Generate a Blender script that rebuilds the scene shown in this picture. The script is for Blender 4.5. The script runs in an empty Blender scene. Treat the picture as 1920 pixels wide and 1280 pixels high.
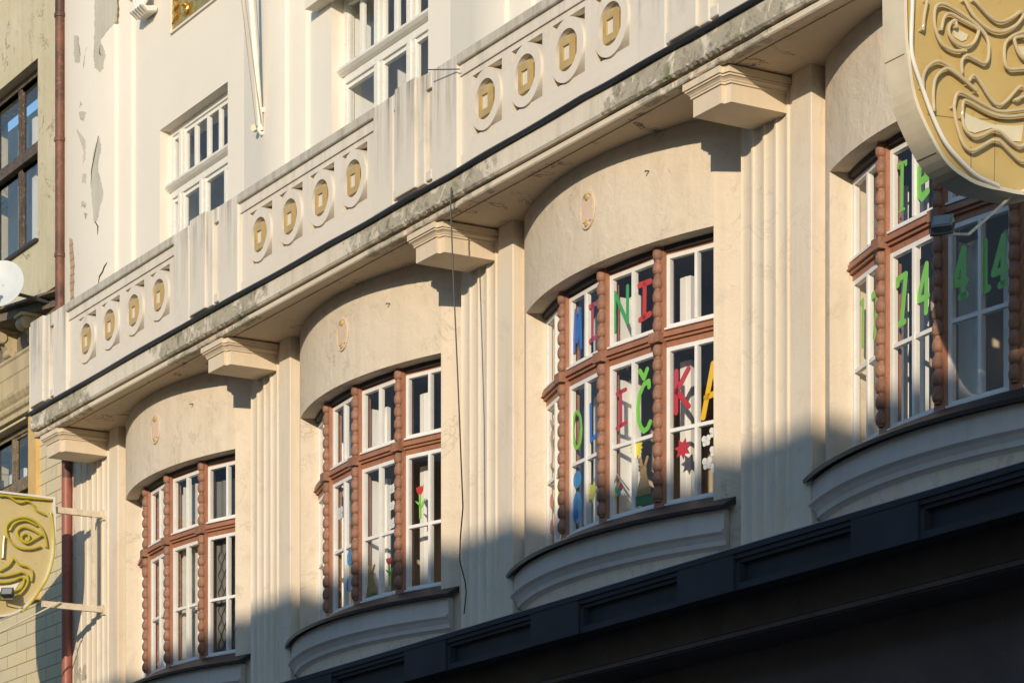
import bpy, bmesh, math, random
from mathutils import Vector, Matrix
random.seed(7)
rad, sin, cos, pi = math.radians, math.sin, math.cos, math.pi
C = bpy.context.scene.collection
scn = bpy.context.scene

# ------------------------------------------------------------------ camera, light, exposure
TH = 0.530043; FPX = 5600.0; YH = 2126.77; DC = 12.5867; XC = 30.595; EYE = 1.6
cam = bpy.data.cameras.new('camera'); camo = bpy.data.objects.new('camera', cam); C.objects.link(camo)
camo.location = (XC, -DC, EYE)
camo.rotation_euler = Vector((-cos(TH), sin(TH), 0)).to_track_quat('-Z', 'Y').to_euler()
cam.sensor_width = 36; cam.lens = 36 * FPX / 1920; cam.shift_y = (YH - 640) / 1920
cam.clip_end = 2000
scn.camera = camo

SUN_AZ, SUN_EL = 46.0, 12.4          # azimuth from the facade's normal towards +X
tosun = Vector((sin(rad(SUN_AZ)) * cos(rad(SUN_EL)), -cos(rad(SUN_AZ)) * cos(rad(SUN_EL)), sin(rad(SUN_EL))))
world = bpy.data.worlds.new('World'); scn.world = world; world.use_nodes = True
wn = world.node_tree.nodes; wl = world.node_tree.links; wn.clear()
sky = wn.new('ShaderNodeTexSky'); sky.sky_type = 'NISHITA'; sky.sun_disc = False
sky.dust_density = 0.1; sky.ozone_density = 2.6; sky.air_density = 1.0; sky.sun_elevation = rad(SUN_EL); sky.sun_rotation = math.atan2(tosun.x, tosun.y)
bg = wn.new('ShaderNodeBackground'); bg.inputs[1].default_value = 0.128
wo = wn.new('ShaderNodeOutputWorld'); wl.new(sky.outputs[0], bg.inputs[0]); wl.new(bg.outputs[0], wo.inputs[0])
sl = bpy.data.lights.new('sun', 'SUN'); sl.energy = 2.44; sl.angle = rad(0.53); sl.color = (1.0, 0.85, 0.665)
so = bpy.data.objects.new('sun', sl); C.objects.link(so)
so.rotation_euler = (-tosun).to_track_quat('-Z', 'Y').to_euler(); so.location = (40, -60, 40)
scn.view_settings.view_transform = 'Standard'; scn.view_settings.look = 'None'
scn.view_settings.exposure = 0.66; scn.view_settings.gamma = 1.0
try:
    scn.cycles.max_bounces = 8; scn.cycles.transparent_max_bounces = 16
except Exception: pass

# ------------------------------------------------------------------ measured points -> places on known planes (z counted from eye height)
_f = (-cos(TH), sin(TH)); _r = (sin(TH), cos(TH))
def on_y(px, py, Y):
    a = (px - 960) / FPX; dy = Y + DC
    dx = -dy * (_r[1] - a * _f[1]) / (_r[0] - a * _f[0])
    return Vector((dx + XC, Y, (YH - py) * (dx * _f[0] + dy * _f[1]) / FPX))
def on_x(px, py, X):
    a = (px - 960) / FPX; dx = X - XC
    dy = -dx * (_r[0] - a * _f[0]) / (_r[1] - a * _f[1])
    return Vector((X, dy - DC, (YH - py) * (dx * _f[0] + dy * _f[1]) / FPX))
P = 4.2; BX, RB = 2.322, 3.88; BY = RB - 0.252      # bay width; bow: centre x in its bay, radius, centre y
def arc_pt(t, deg, R, z): return Vector((P * t + BX + R * sin(rad(deg)), BY - R * cos(rad(deg)), z))
def on_arc(px, py, t, R):                            # -> (degrees, z)
    a = (px - 960) / FPX; d = (_f[0] + a * _r[0], _f[1] + a * _r[1])
    m = (XC - BX - P * t, -DC - BY)
    A = d[0] ** 2 + d[1] ** 2; B = m[0] * d[0] + m[1] * d[1]; Q = m[0] ** 2 + m[1] ** 2 - R * R
    D = (-B - math.sqrt(max(B * B - A * Q, 0))) / A
    return math.degrees(math.asin((m[0] + D * d[0]) / R)), (YH - py) * D / FPX

# ------------------------------------------------------------------ mesh builder
class MB:
    def __init__(s): s.v = []; s.f = []
    def add(s, vs, fs):
        n = len(s.v); s.v += [Vector(p) for p in vs]; s.f += [tuple(i + n for i in f) for f in fs]; return s
    def box(s, x0, x1, y0, y1, z0, z1, M=None):
        vs = [Vector((x, y, z)) for x in (x0, x1) for y in (y0, y1) for z in (z0, z1)]
        if M: vs = [M(p) for p in vs]
        return s.add(vs, [(0, 1, 3, 2), (4, 6, 7, 5), (0, 4, 5, 1), (2, 3, 7, 6), (0, 2, 6, 4), (1, 5, 7, 3)])
    def loft(s, rings, closed=False):                # rings of equal length, each a closed polygon
        n = len(rings[0]); vs = [p for r in rings for p in r]; fs = []
        m = len(rings)
        for i in range(m if closed else m - 1):
            for j in range(n):
                a, b = i * n, ((i + 1) % m) * n
                fs.append((a + j, a + (j + 1) % n, b + (j + 1) % n, b + j))
        if not closed: fs += [tuple(range(n)), tuple(range((m - 1) * n, m * n))]
        return s.add(vs, fs)
    def prism_z(s, poly, z0, z1): return s.loft([[Vector((x, y, z)) for x, y in poly] for z in (z0, z1)])
    def prism_x(s, poly, x0, x1): return s.loft([[Vector((x, y, z)) for y, z in poly] for x in (x0, x1)])
    def prism_y(s, poly, y0, y1): return s.loft([[Vector((x, y, z)) for x, z in poly] for y in (y0, y1)])
    def arc(s, prof, a0, a1, n=48, t=0):             # closed (R, z) profile swept round the bow
        return s.loft([[arc_pt(t, a0 + (a1 - a0) * i / n, R, z) for R, z in prof] for i in range(n + 1)])
    def tube(s, pts, r, n=8, closed=False):
        pts = [Vector(p) for p in pts]; rings = []; up = None
        for i, p in enumerate(pts):
            a = pts[i - 1] if (i > 0 or closed) else p; b = pts[(i + 1) % len(pts)] if (i < len(pts) - 1 or closed) else p
            d = (b - a).normalized() if (b - a).length > 1e-9 else Vector((0, 0, 1))
            if up is None: up = d.orthogonal().normalized()
            up = (up - d * up.dot(d)); up = up.normalized() if up.length > 1e-6 else d.orthogonal().normalized()
            w = d.cross(up); rr = r[i] if isinstance(r, (list, tuple)) else r
            rings.append([p + up * rr * cos(2 * pi * k / n) + w * rr * sin(2 * pi * k / n) for k in range(n)])
        return s.loft(rings, closed)
    def lathe(s, prof, c, n=16, ax=(0, 0, 1)):       # (r, h) profile round axis ax through c
        ax = Vector(ax).normalized(); u = ax.orthogonal().normalized(); w = ax.cross(u); c = Vector(c)
        return s.loft([[c + ax * h + (u * cos(2 * pi * k / n) + w * sin(2 * pi * k / n)) * max(r, 1e-4) for k in range(n)] for r, h in prof])
    def slab(s, poly, f0, f1):                       # flat polygon mapped by two functions (front/back)
        return s.loft([[f0(a, b) for a, b in poly], [f1(a, b) for a, b in poly]])
    def ribbon(s, pts, w, f0, f1, steps=6):          # round-ended thick stroke in a 2D chart
        n = len(pts)
        for i in range(n - 1):
            a, b = Vector(pts[i]), Vector(pts[i + 1]); d = b - a
            if d.length < 1e-6: continue
            g = math.atan2(d.y, d.x); h = w / 2
            poly = [(b.x + h * cos(g - pi / 2 + pi * k / steps), b.y + h * sin(g - pi / 2 + pi * k / steps)) for k in range(steps + 1)]
            poly += [(a.x + h * cos(g + pi / 2 + pi * k / steps), a.y + h * sin(g + pi / 2 + pi * k / steps)) for k in range(steps + 1)]
            k = i * 0.0004
            s.slab(poly, lambda u, v: f0(u, v, k), f1)
        return s
    def build(s, name, mat, parent=None, smooth=False, bevel=0.0, base=None):
        off = Vector((0, 0, EYE))
        o0 = Vector((0, 0, 0))
        if parent is not None:
            o0 = Vector(parent.get('_org', (0, 0, 0)))
        elif base is not None: o0 = Vector(base)
        elif base is None:
            xs = [p.x for p in s.v]; ys = [p.y for p in s.v]; zs = [p.z for p in s.v]
            o0 = Vector(((min(xs) + max(xs)) / 2, (min(ys) + max(ys)) / 2, min(zs) + EYE))
        me = bpy.data.meshes.new(name); me.from_pydata([p + off - o0 for p in s.v], [], s.f)
        bm = bmesh.new(); bm.from_mesh(me); bmesh.ops.recalc_face_normals(bm, faces=bm.faces)
        if bevel > 0:
            bmesh.ops.remove_doubles(bm, verts=bm.verts, dist=1e-5)
            ed = [e for e in bm.edges if len(e.link_faces) == 2 and e.calc_face_angle(0) > 0.6]
            bmesh.ops.bevel(bm, geom=ed, offset=bevel, segments=2, affect='EDGES', profile=0.5, clamp_overlap=True)
        bm.to_mesh(me); bm.free()
        me.materials.append(mat)
        if smooth:
            for p in me.polygons: p.use_smooth = True
            try: me.set_sharp_from_angle(angle=rad(42))
            except Exception: pass
        o = bpy.data.objects.new(name, me); C.objects.link(o)
        if parent is not None: o.parent = parent; o['_org'] = tuple(o0)
        else: o.location = o0; o['_org'] = tuple(o0)
        return o
def tag(o, label=None, cat=None, group=None, kind=None):
    if label: o['label'] = label
    if cat: o['category'] = cat
    if group: o['group'] = group
    if kind: o['kind'] = kind
    return o
def thing(name, label, cat, loc, group=None):
    o = bpy.data.objects.new(name, None); C.objects.link(o); o.location = loc; o['_org'] = tuple(loc)
    return tag(o, label, cat, group)
def copy_part(o, dx, parent=None):
    c = o.copy(); C.objects.link(c)
    if parent is not None: c.parent = parent
    c.location = o.location + Vector((dx, 0, 0))
    for ch in o.children:
        d = ch.copy(); C.objects.link(d); d.parent = c
    return c

# ------------------------------------------------------------------ materials
def mat_new(name):
    m = bpy.data.materials.new(name); m.use_nodes = True; nt = m.node_tree; nt.nodes.clear()
    out = nt.nodes.new('ShaderNodeOutputMaterial'); b = nt.nodes.new('ShaderNodeBsdfPrincipled'); nt.links.new(b.outputs[0], out.inputs[0])
    return m, nt, b
def nd(nt, typ, **kw):
    n = nt.nodes.new(typ)
    for k, v in kw.items():
        if k.startswith('i_'):
            key = k[2:]; key = int(key) if key.isdigit() else key
            s = n.inputs[key]
            if hasattr(v, 'is_output'): nt.links.new(v, s)
            else: s.default_value = v
        else: setattr(n, k, v)
    return n
def math_n(nt, op, a, b=None, clamp=False):
    n = nt.nodes.new('ShaderNodeMath'); n.operation = op; n.use_clamp = clamp
    for i, v in enumerate((a, b)):
        if v is None: continue
        if hasattr(v, 'is_output'): nt.links.new(v, n.inputs[i])
        else: n.inputs[i].default_value = v
    return n.outputs[0]
def ramp(nt, fac, a, b):
    n = nt.nodes.new('ShaderNodeMapRange'); n.clamp = True; nt.links.new(fac, n.inputs[0])
    n.inputs[1].default_value = a; n.inputs[2].default_value = b; return n.outputs[0]
def mix(nt, fac, a, b):
    n = nt.nodes.new('ShaderNodeMix'); n.data_type = 'RGBA'
    for i, v in ((0, fac), (6, a), (7, b)):
        if hasattr(v, 'is_output'): nt.links.new(v, n.inputs[i])
        elif i == 0: n.inputs[0].default_value = v
        else: n.inputs[i].default_value = (*v, 1)
    return n.outputs[2]
def wpos(nt, sx=1, sy=1, sz=1):
    g = nt.nodes.new('ShaderNodeNewGeometry'); m = nt.nodes.new('ShaderNodeMapping'); nt.links.new(g.outputs['Position'], m.inputs[0])
    m.inputs['Scale'].default_value = (sx, sy, sz); return m.outputs[0]
def noise(nt, vec, scale, detail=4, rough=0.55, dist=0.0):
    n = nt.nodes.new('ShaderNodeTexNoise'); nt.links.new(vec, n.inputs['Vector'])
    n.inputs['Scale'].default_value = scale; n.inputs['Detail'].default_value = detail; n.inputs['Roughness'].default_value = rough
    n.inputs['Distortion'].default_value = dist; return n.outputs[0]
def axis(nt, i):
    g = nt.nodes.new('ShaderNodeNewGeometry'); s = nt.nodes.new('ShaderNodeSeparateXYZ'); nt.links.new(g.outputs['Position'], s.inputs[0]); return s.outputs[i]
def bump(nt, b, h, strength=0.3, dist=0.01):
    n = nt.nodes.new('ShaderNodeBump'); n.inputs['Strength'].default_value = strength; n.inputs['Distance'].default_value = dist
    nt.links.new(h, n.inputs['Height']); nt.links.new(n.outputs[0], b.inputs['Normal'])
def plain(name, col, rough=0.6, var=0.12, scale=6.0, metal=0.0, bmp=0.0, dirt=None):
    m, nt, b = mat_new(name); p = wpos(nt)
    n1 = noise(nt, p, scale, 5); n2 = noise(nt, p, scale * 7, 3)
    c = mix(nt, ramp(nt, n1, 0.3, 0.7), tuple(x * (1 - var) for x in col), tuple(min(1, x * (1 + var)) for x in col))
    if dirt:
        c = mix(nt, math_n(nt, 'MULTIPLY', ramp(nt, n2, dirt[1], dirt[1] + 0.08), dirt[2]), c, dirt[0])
    nt.links.new(c, b.inputs['Base Color']); b.inputs['Roughness'].default_value = rough; b.inputs['Metallic'].default_value = metal
    if bmp: bump(nt, b, n2, bmp, 0.004)
    return m
def stucco(name, col, col2, grey=(0.36, 0.335, 0.27), blot=0.35, streak=0.0, band=None, fine=0.25, wavy=0.0, ztop=None, peel=None, cracks=0.0):
    m, nt, b = mat_new(name); p = wpos(nt)
    big = noise(nt, p, 0.9, 5, 0.6); mid = noise(nt, p, 4.5, 5, 0.6, 0.4); sm = noise(nt, p, 34, 4, 0.6)
    c = mix(nt, ramp(nt, big, 0.32, 0.68), col, col2)
    c = mix(nt, math_n(nt, 'MULTIPLY', ramp(nt, mid, 0.55, 0.78), blot), c, tuple(x * 0.78 for x in col2))
    c = mix(nt, math_n(nt, 'MULTIPLY', ramp(nt, sm, 0.60, 0.75), 0.25), c, tuple(x * 0.72 for x in col))
    if streak:                                       # rain streaks running down
        st = noise(nt, wpos(nt, 9, 9, 0.5), 1.0, 5, 0.65)
        f = ramp(nt, st, 0.46, 0.66)
        if ztop is not None:
            f = math_n(nt, 'MULTIPLY', f, ramp(nt, math_n(nt, 'ADD', axis(nt, 2), math_n(nt, 'MULTIPLY', math_n(nt, 'SUBTRACT', mid, 0.5), 0.5)), ztop[0] + EYE, ztop[1] + EYE))
        c = mix(nt, math_n(nt, 'MULTIPLY', f, streak), c, grey)
    if band:                                         # damp patches over the consoles: dist from the console's x, in every bay
        x = math_n(nt, 'ABSOLUTE', math_n(nt, 'SUBTRACT', math_n(nt, 'MODULO', math_n(nt, 'ADD', axis(nt, 0), 21.0 - 0.25 + 2.1), 4.2), 2.1))
        w = ramp(nt, math_n(nt, 'ADD', x, math_n(nt, 'MULTIPLY', math_n(nt, 'SUBTRACT', mid, 0.5), 2.2)), band[0], band[0] - 0.12)
        w2 = math_n(nt, 'MULTIPLY', w, ramp(nt, noise(nt, p, 5, 6, 0.65, 0.8), 0.40, 0.47))
        gg = mix(nt, ramp(nt, noise(nt, p, 11, 6, 0.75, 0.6), 0.49, 0.66), grey, (0.16, 0.145, 0.105))
        gg = mix(nt, ramp(nt, noise(nt, p, 3.1, 4, 0.7), 0.58, 0.66), gg, (0.16, 0.19, 0.06))
        c = mix(nt, math_n(nt, 'MULTIPLY', w2, band[1]), c, gg)
    if peel:                                         # lost paint: (xmin, xmax, threshold)
        pn = noise(nt, wpos(nt, 1.0, 1.0, 0.42), 2.6, 6, 0.6, 0.6)
        f = math_n(nt, 'MULTIPLY', ramp(nt, pn, peel[2], peel[2] + 0.015), ramp(nt, axis(nt, 0), peel[1] + 0.05, peel[1] - 0.05))
        c = mix(nt, f, c, (0.45, 0.415, 0.32))
        rim = math_n(nt, 'MULTIPLY', math_n(nt, 'MULTIPLY', ramp(nt, pn, peel[2] - 0.012, peel[2]), ramp(nt, pn, peel[2] + 0.014, peel[2] + 0.002)), ramp(nt, axis(nt, 0), peel[1] + 0.05, peel[1] - 0.05))
        c = mix(nt, math_n(nt, 'MULTIPLY', rim, 0.7), c, (0.2, 0.17, 0.12))
    if cracks:
        vn = noise(nt, p, 2.3, 7, 0.65, 1.2)
        line = math_n(nt, 'MULTIPLY', ramp(nt, vn, 0.575, 0.59), ramp(nt, vn, 0.615, 0.60))
        c = mix(nt, math_n(nt, 'MULTIPLY', line, math_n(nt, 'MULTIPLY', ramp(nt, noise(nt, p, 1.3, 3), 0.40, 0.54), cracks)), c, (0.10, 0.075, 0.045))
    nt.links.new(c, b.inputs['Base Color']); b.inputs['Roughness'].default_value = 0.88
    h = math_n(nt, 'ADD', math_n(nt, 'MULTIPLY', math_n(nt, 'ADD', sm, noise(nt, p, 110, 3, 0.6)), 0.32), math_n(nt, 'MULTIPLY', mid, 1.0 + wavy))
    bump(nt, b, h, fine, 0.02)
    return m
cream = (0.78, 0.66, 0.50); cream2 = (0.72, 0.59, 0.425)
M = {}
M['upper'] = stucco('upper_stucco', (0.80, 0.735, 0.63), (0.775, 0.705, 0.59), fine=0.10, blot=0.12, peel=(-2, -0.3, 0.66))
M['bow'] = stucco('bow_stucco', (0.75, 0.64, 0.485), (0.70, 0.585, 0.43), fine=0.4, wavy=1.6, blot=0.6, streak=0.2, grey=(0.50, 0.42, 0.30), cracks=0.22)
M['pilaster'] = stucco('pilaster_stucco', (0.75, 0.665, 0.53), (0.72, 0.625, 0.48), fine=0.25, blot=0.45, streak=0.38, cracks=0.12, grey=(0.60, 0.46, 0.28))
M['end'] = stucco('end_pier_stucco', (0.80, 0.70, 0.54), (0.76, 0.65, 0.48), fine=0.2, blot=0.3, streak=0.25, grey=(0.40, 0.34, 0.24), peel=(-2, 0.1, 0.57), cracks=0.5)
M['balcony'] = stucco('balcony_stucco', (0.76, 0.69, 0.575), (0.73, 0.645, 0.52), fine=0.15, blot=0.35, streak=0.35, ztop=(8.2, 8.8))
M['pedestal'] = stucco('pedestal_stucco', (0.74, 0.675, 0.565), (0.70, 0.63, 0.515), fine=0.15, blot=0.4, streak=0.9, ztop=(8.05, 8.8), grey=(0.20, 0.18, 0.13))
M['coping'] = stucco('coping_stone', (0.52, 0.48, 0.39), (0.58, 0.53, 0.42), fine=0.4, blot=0.6, streak=0.6, grey=(0.25, 0.23, 0.17))
M['fascia'] = stucco('fascia_stucco', (0.77, 0.69, 0.56), (0.71, 0.62, 0.48), fine=0.5, blot=0.4, streak=0.35, band=(1.25, 0.95), grey=(0.43, 0.385, 0.28))
M['soffit'] = stucco('soffit_stucco', (0.68, 0.55, 0.39), (0.62, 0.49, 0.34), fine=0.2, blot=0.5, cracks=0.9)
M['bracket'] = stucco('bracket_stucco', (0.76, 0.63, 0.45), (0.71, 0.58, 0.41), fine=0.2, blot=0.4, streak=0.15)
M['sillm'] = stucco('sill_stucco', (0.64, 0.58, 0.52), (0.60, 0.54, 0.47), fine=0.12, blot=0.25, streak=0.2)
M['white'] = plain('white_paint', (0.82, 0.80, 0.74), 0.45, 0.05, 8, dirt=((0.5, 0.43, 0.32), 0.66, 0.7))
M['oldwhite'] = plain('worn_white_paint', (0.78, 0.74, 0.65), 0.55, 0.06, 6, dirt=((0.50, 0.43, 0.32), 0.58, 0.35))
M['inner'] = plain('inner_white_paint', (0.88, 0.87, 0.82), 0.5, 0.03)
M['brown'] = plain('red_brown_paint', (0.37, 0.165, 0.09), 0.5, 0.14, 7, dirt=((0.20, 0.09, 0.05), 0.60, 0.6), bmp=0.1)
M['bead'] = plain('bead_paint', (0.32, 0.15, 0.088), 0.65, 0.3, 11, dirt=((0.20, 0.12, 0.075), 0.50, 0.75), bmp=0.35)
M['flash'] = plain('dark_flashing', (0.028, 0.025, 0.025), 0.5, 0.3, 5)
M['dark'] = plain('dark_marks_and_shade', (0.045, 0.038, 0.034), 0.7, 0.2)  # cracks and lace lines, and the shade painted on the window head
M['gold'] = plain('gold_ochre_paint', (0.52, 0.36, 0.135), 0.45, 0.12, 9, dirt=((0.4, 0.27, 0.1), 0.6, 0.5))
M['gilt'] = plain('gilding', (0.72, 0.48, 0.13), 0.32, 0.3, 9, metal=0.75, dirt=((0.25, 0.17, 0.08), 0.56, 0.8))
M['cable'] = plain('black_cable', (0.018, 0.019, 0.022), 0.38, 0.2)
M['pipe'] = plain('rusty_pipe', (0.13, 0.055, 0.032), 0.6, 0.65, 2.2, dirt=((0.30, 0.10, 0.055), 0.56, 0.5), bmp=0.1)
M['curtain'] = plain('curtain_cloth', (0.72, 0.66, 0.52), 0.9, 0.06)
M['lace'] = plain('lace_cloth', (0.40, 0.39, 0.36), 0.9, 0.1)
M['metal'] = plain('grey_metal', (0.10, 0.10, 0.10), 0.4, 0.2, 6, metal=0.5)
M['signarm'] = plain('cream_steel', (0.68, 0.58, 0.42), 0.55, 0.14, 8, dirt=((0.30, 0.15, 0.07), 0.62, 0.8))
M['room'] = plain('room_plaster', (0.60, 0.50, 0.38), 0.9, 0.08)
def glass_mat():
    m = bpy.data.materials.new('window_glass'); m.use_nodes = True; nt = m.node_tree; nt.nodes.clear()
    out = nt.nodes.new('ShaderNodeOutputMaterial'); mx = nt.nodes.new('ShaderNodeMixShader')
    tr = nt.nodes.new('ShaderNodeBsdfTransparent'); tr.inputs[0].default_value = (0.97, 0.975, 0.965, 1)
    gl = nt.nodes.new('ShaderNodeBsdfGlossy'); gl.inputs['Roughness'].default_value = 0.012
    lw = nt.nodes.new('ShaderNodeLayerWeight'); lw.inputs[0].default_value = 0.5
    n = noise(nt, wpos(nt), 1.6, 2, 0.4); bn = nt.nodes.new('ShaderNodeBump'); bn.inputs['Strength'].default_value = 0.06; bn.inputs['Distance'].default_value = 0.02
    nt.links.new(n, bn.inputs['Height']); nt.links.new(bn.outputs[0], gl.inputs['Normal'])
    f2 = math_n(nt, 'ADD', math_n(nt, 'MULTIPLY', math_n(nt, 'POWER', lw.outputs['Facing'], 5.0), 0.85), 0.045, True)
    nt.links.new(f2, mx.inputs[0]); nt.links.new(tr.outputs[0], mx.inputs[1]); nt.links.new(gl.outputs[0], mx.inputs[2]); nt.links.new(mx.outputs[0], out.inputs[0])
    return m
M['glass'] = glass_mat()
def sticker(name, col): return plain('sticker_' + name, col, 0.55, 0.05, 10)
for n_, c_ in dict(red=(0.60, 0.045, 0.035), crimson=(0.52, 0.04, 0.06), blue=(0.02, 0.16, 0.55), sky=(0.03, 0.26, 0.55), green=(0.06, 0.38, 0.10), lime=(0.20, 0.60, 0.05), phone=(0.24, 0.62, 0.08),
                   yellow=(0.80, 0.68, 0.04), amber=(0.85, 0.50, 0.02), tan=(0.44, 0.26, 0.09), dkgreen=(0.02, 0.19, 0.07), paper=(0.80, 0.79, 0.75), ghost=(0.42, 0.31, 0.22)).items():
    M['s_' + n_] = sticker(n_, c_)

mbk, nt, b = mat_new('yellow_brick')
br = nd(nt, 'ShaderNodeTexBrick'); comb = nd(nt, 'ShaderNodeCombineXYZ'); nt.links.new(axis(nt, 0), comb.inputs[0]); nt.links.new(axis(nt, 2), comb.inputs[1]); nt.links.new(comb.outputs[0], br.inputs['Vector'])
br.inputs['Color1'].default_value = (0.70, 0.59, 0.35, 1); br.inputs['Color2'].default_value = (0.64, 0.55, 0.35, 1); br.inputs['Mortar'].default_value = (0.30, 0.25, 0.15, 1)
br.inputs['Scale'].default_value = 1.0; br.inputs['Brick Width'].default_value = 0.62; br.inputs['Row Height'].default_value = 0.152; br.inputs['Mortar Size'].default_value = 0.007; br.inputs['Mortar Smooth'].default_value = 0.3
nn = noise(nt, wpos(nt), 5, 5); cc = mix(nt, math_n(nt, 'MULTIPLY', ramp(nt, nn, 0.55, 0.7), 0.35), br.outputs[0], (0.40, 0.35, 0.22)); nt.links.new(cc, b.inputs['Base Color']); b.inputs['Roughness'].default_value = 0.7
bump(nt, b, math_n(nt, 'SUBTRACT', 1.0, br.outputs[1]), 0.5, 0.01)
def red_brick():
    m, nt, b = mat_new('bare_brick'); br = nd(nt, 'ShaderNodeTexBrick'); cb = nd(nt, 'ShaderNodeCombineXYZ'); nt.links.new(axis(nt, 0), cb.inputs[0]); nt.links.new(axis(nt, 2), cb.inputs[1]); nt.links.new(cb.outputs[0], br.inputs['Vector'])
    br.inputs['Color1'].default_value = (0.52, 0.34, 0.19, 1); br.inputs['Color2'].default_value = (0.46, 0.30, 0.18, 1); br.inputs['Mortar'].default_value = (0.22, 0.17, 0.11, 1)
    br.inputs['Scale'].default_value = 1.0; br.inputs['Brick Width'].default_value = 0.28; br.inputs['Row Height'].default_value = 0.085; br.inputs['Mortar Size'].default_value = 0.007
    nt.links.new(br.outputs[0], b.inputs['Base Color']); b.inputs['Roughness'].default_value = 0.9; return m
mbk_ = red_brick()

# ------------------------------------------------------------------ the street
g = MB(); g.box(-80, 120, -120, 60, -EYE - 0.2, -EYE); tag(g.build('street', plain('granite_setts', (0.12, 0.115, 0.11), 0.85, 0.2, 2)), kind='structure')
g = MB(); g.box(-80, 120, -3.2, -0.02, -EYE + 0.002, -EYE + 0.14); tag(g.build('pavement', plain('paving', (0.2, 0.19, 0.18), 0.9, 0.2, 3)), kind='structure')

# ------------------------------------------------------------------ the cream building
bld = thing('apartment_building', 'cream stucco building with bowed windows under a long balustraded balcony', 'building', (8.0, 0.0, 0.0))
NB = 5
def holes_wall(mb, x0, x1, z0, z1, y0, y1, holes):
    xs = sorted({x0, x1, *[h[0] for h in holes], *[h[1] for h in holes]}); zs = sorted({z0, z1, *[h[2] for h in holes], *[h[3] for h in holes]})
    for i in range(len(xs) - 1):
        run = None
        for j in range(len(zs) - 1):
            cx, cz = (xs[i] + xs[i + 1]) / 2, (zs[j] + zs[j + 1]) / 2
            solid = not any(h[0] < cx < h[1] and h[2] < cz < h[3] for h in holes)
            if solid: run = (run[0], zs[j + 1]) if run else (zs[j], zs[j + 1])
            if (not solid or j == len(zs) - 2) and run:
                mb.box(xs[i], xs[i + 1], y0, y1, run[0], run[1]); run = None
# upper wall
UY = 0.15
UW = [(1.50, 3.197, 7.9, 10.60), (5.50, 7.39, 7.9, 10.72), (9.70, 11.59, 7.9, 10.72), (13.90, 15.79, 7.9, 10.72)]
w = MB(); holes_wall(w, -1.1, 22, 7.62, 14.5, UY, UY + 0.42, UW); w.build('upper_wall', M['upper'], bld)
for t in range(5):                                   # stepped strips between the upper windows
    q = MB(); x = P * t
    q.prism_z([(x - 0.55, UY + .05), (x - 0.55, UY - 0.04), (x - 0.12, UY - 0.04), (x - 0.12, UY - 0.08), (x + 0.47, UY - 0.08), (x + 0.47, UY - 0.04), (x + 0.84, UY - 0.04), (x + 0.84, UY + .05)], 7.62, 14.5)
    if t == 0:
        q = MB(); q.prism_z([(-1.1, UY + .05), (-1.1, UY - 0.08), (x + 0.47, UY - 0.08), (x + 0.47, UY - 0.04), (x + 0.84, UY - 0.04), (x + 0.84, UY + .05)], 7.62, 14.5)
    q.build('upper_pilaster', M['upper'], bld, smooth=True, bevel=0.034)

# bowed wall of one bay
def bow_wall():
    m = MB(); A = 20.75
    m.arc([(3.60, 6.79), (RB, 6.79), (RB, 7.615), (3.60, 7.615)], -21.8, 20.75, 64)
    m.arc([(3.60, 4.70), (RB, 4.70), (RB, 6.79), (3.60, 6.79)], -21.8, -A, 4)
    m.arc([(3.60, 4.1), (RB, 4.1), (RB, 4.70), (3.60, 4.70)], -21.8, 20.75, 64)
    e = arc_pt(0, -21.8, RB, 0); m.prism_z([(e.x, e.y), (0.84, 0.046), (0.80, 0.072), (0.74, 0.114), (0.68, 0.160), (0.62, 0.212), (0.56, 0.27), (0.56, 0.45), (0.985, 0.45), (0.985, 0.287)], 4.1, 7.615)
    a = arc_pt(0, 20.75, RB, 0); b = arc_pt(0, 20.75, 3.60, 0)
    m.prism_z([(a.x, a.y), (b.x, b.y), (4.12, 0.34), (4.12, 0.30), (a.x + 0.20, a.y + 0.125)], 4.1, 7.615)
    return m
bow0 = bow_wall().build('bow_wall', M['bow'], bld)
def sill():
    m = MB()
    R = RB
    m.arc([(R, 4.36), (R + 0.025, 4.385), (R + 0.045, 4.385), (R + 0.05, 4.42), (R + 0.075, 4.455), (R + 0.105, 4.475), (R + 0.105, 4.495), (R + 0.075, 4.50), (R + 0.075, 4.645), (R, 4.645)], -23.8, 22.8, 60)
    return m
sl0 = sill().build('window_sill', M['sillm'], bld)
fl = MB(); fl.arc([(3.62, 4.803), (3.62, 4.77), (RB + 0.115, 4.648), (RB + 0.13, 4.640), (RB + 0.135, 4.668), (RB + 0.12, 4.678), (3.76, 4.798)], -24.4, 23.4, 60); fl.build('flashing', M['flash'], sl0)
md = MB(); p0 = lambda u, v, k=0: arc_pt(0, math.degrees(u / RB), RB + 0.003, 7.232 + v); p1 = lambda u, v, k=0: arc_pt(0, math.degrees(u / RB), RB + 0.016, 7.232 + v)
ov = [(0.112 * cos(2 * pi * i / 28), 0.148 * sin(2 * pi * i / 28)) for i in range(28)]
def ringpoly(mb, outer, inner, f0, f1):
    n = len(outer); rs = [[f0(*p) for p in outer], [f1(*p) for p in outer], [f1(*p) for p in inner], [f0(*p) for p in inner]]
    vs = [p for r in rs for p in r]; fs = []
    for k in range(4):
        for j in range(n): fs.append((k * n + j, k * n + (j + 1) % n, ((k + 1) % 4) * n + (j + 1) % n, ((k + 1) % 4) * n + j))
    mb.add(vs, fs)
ringpoly(md, ov, [(a * 0.86, b * 0.9) for a, b in ov], p0, p1)
md0 = md.build('medallion', M['bow'], bow0, smooth=True)
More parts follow.
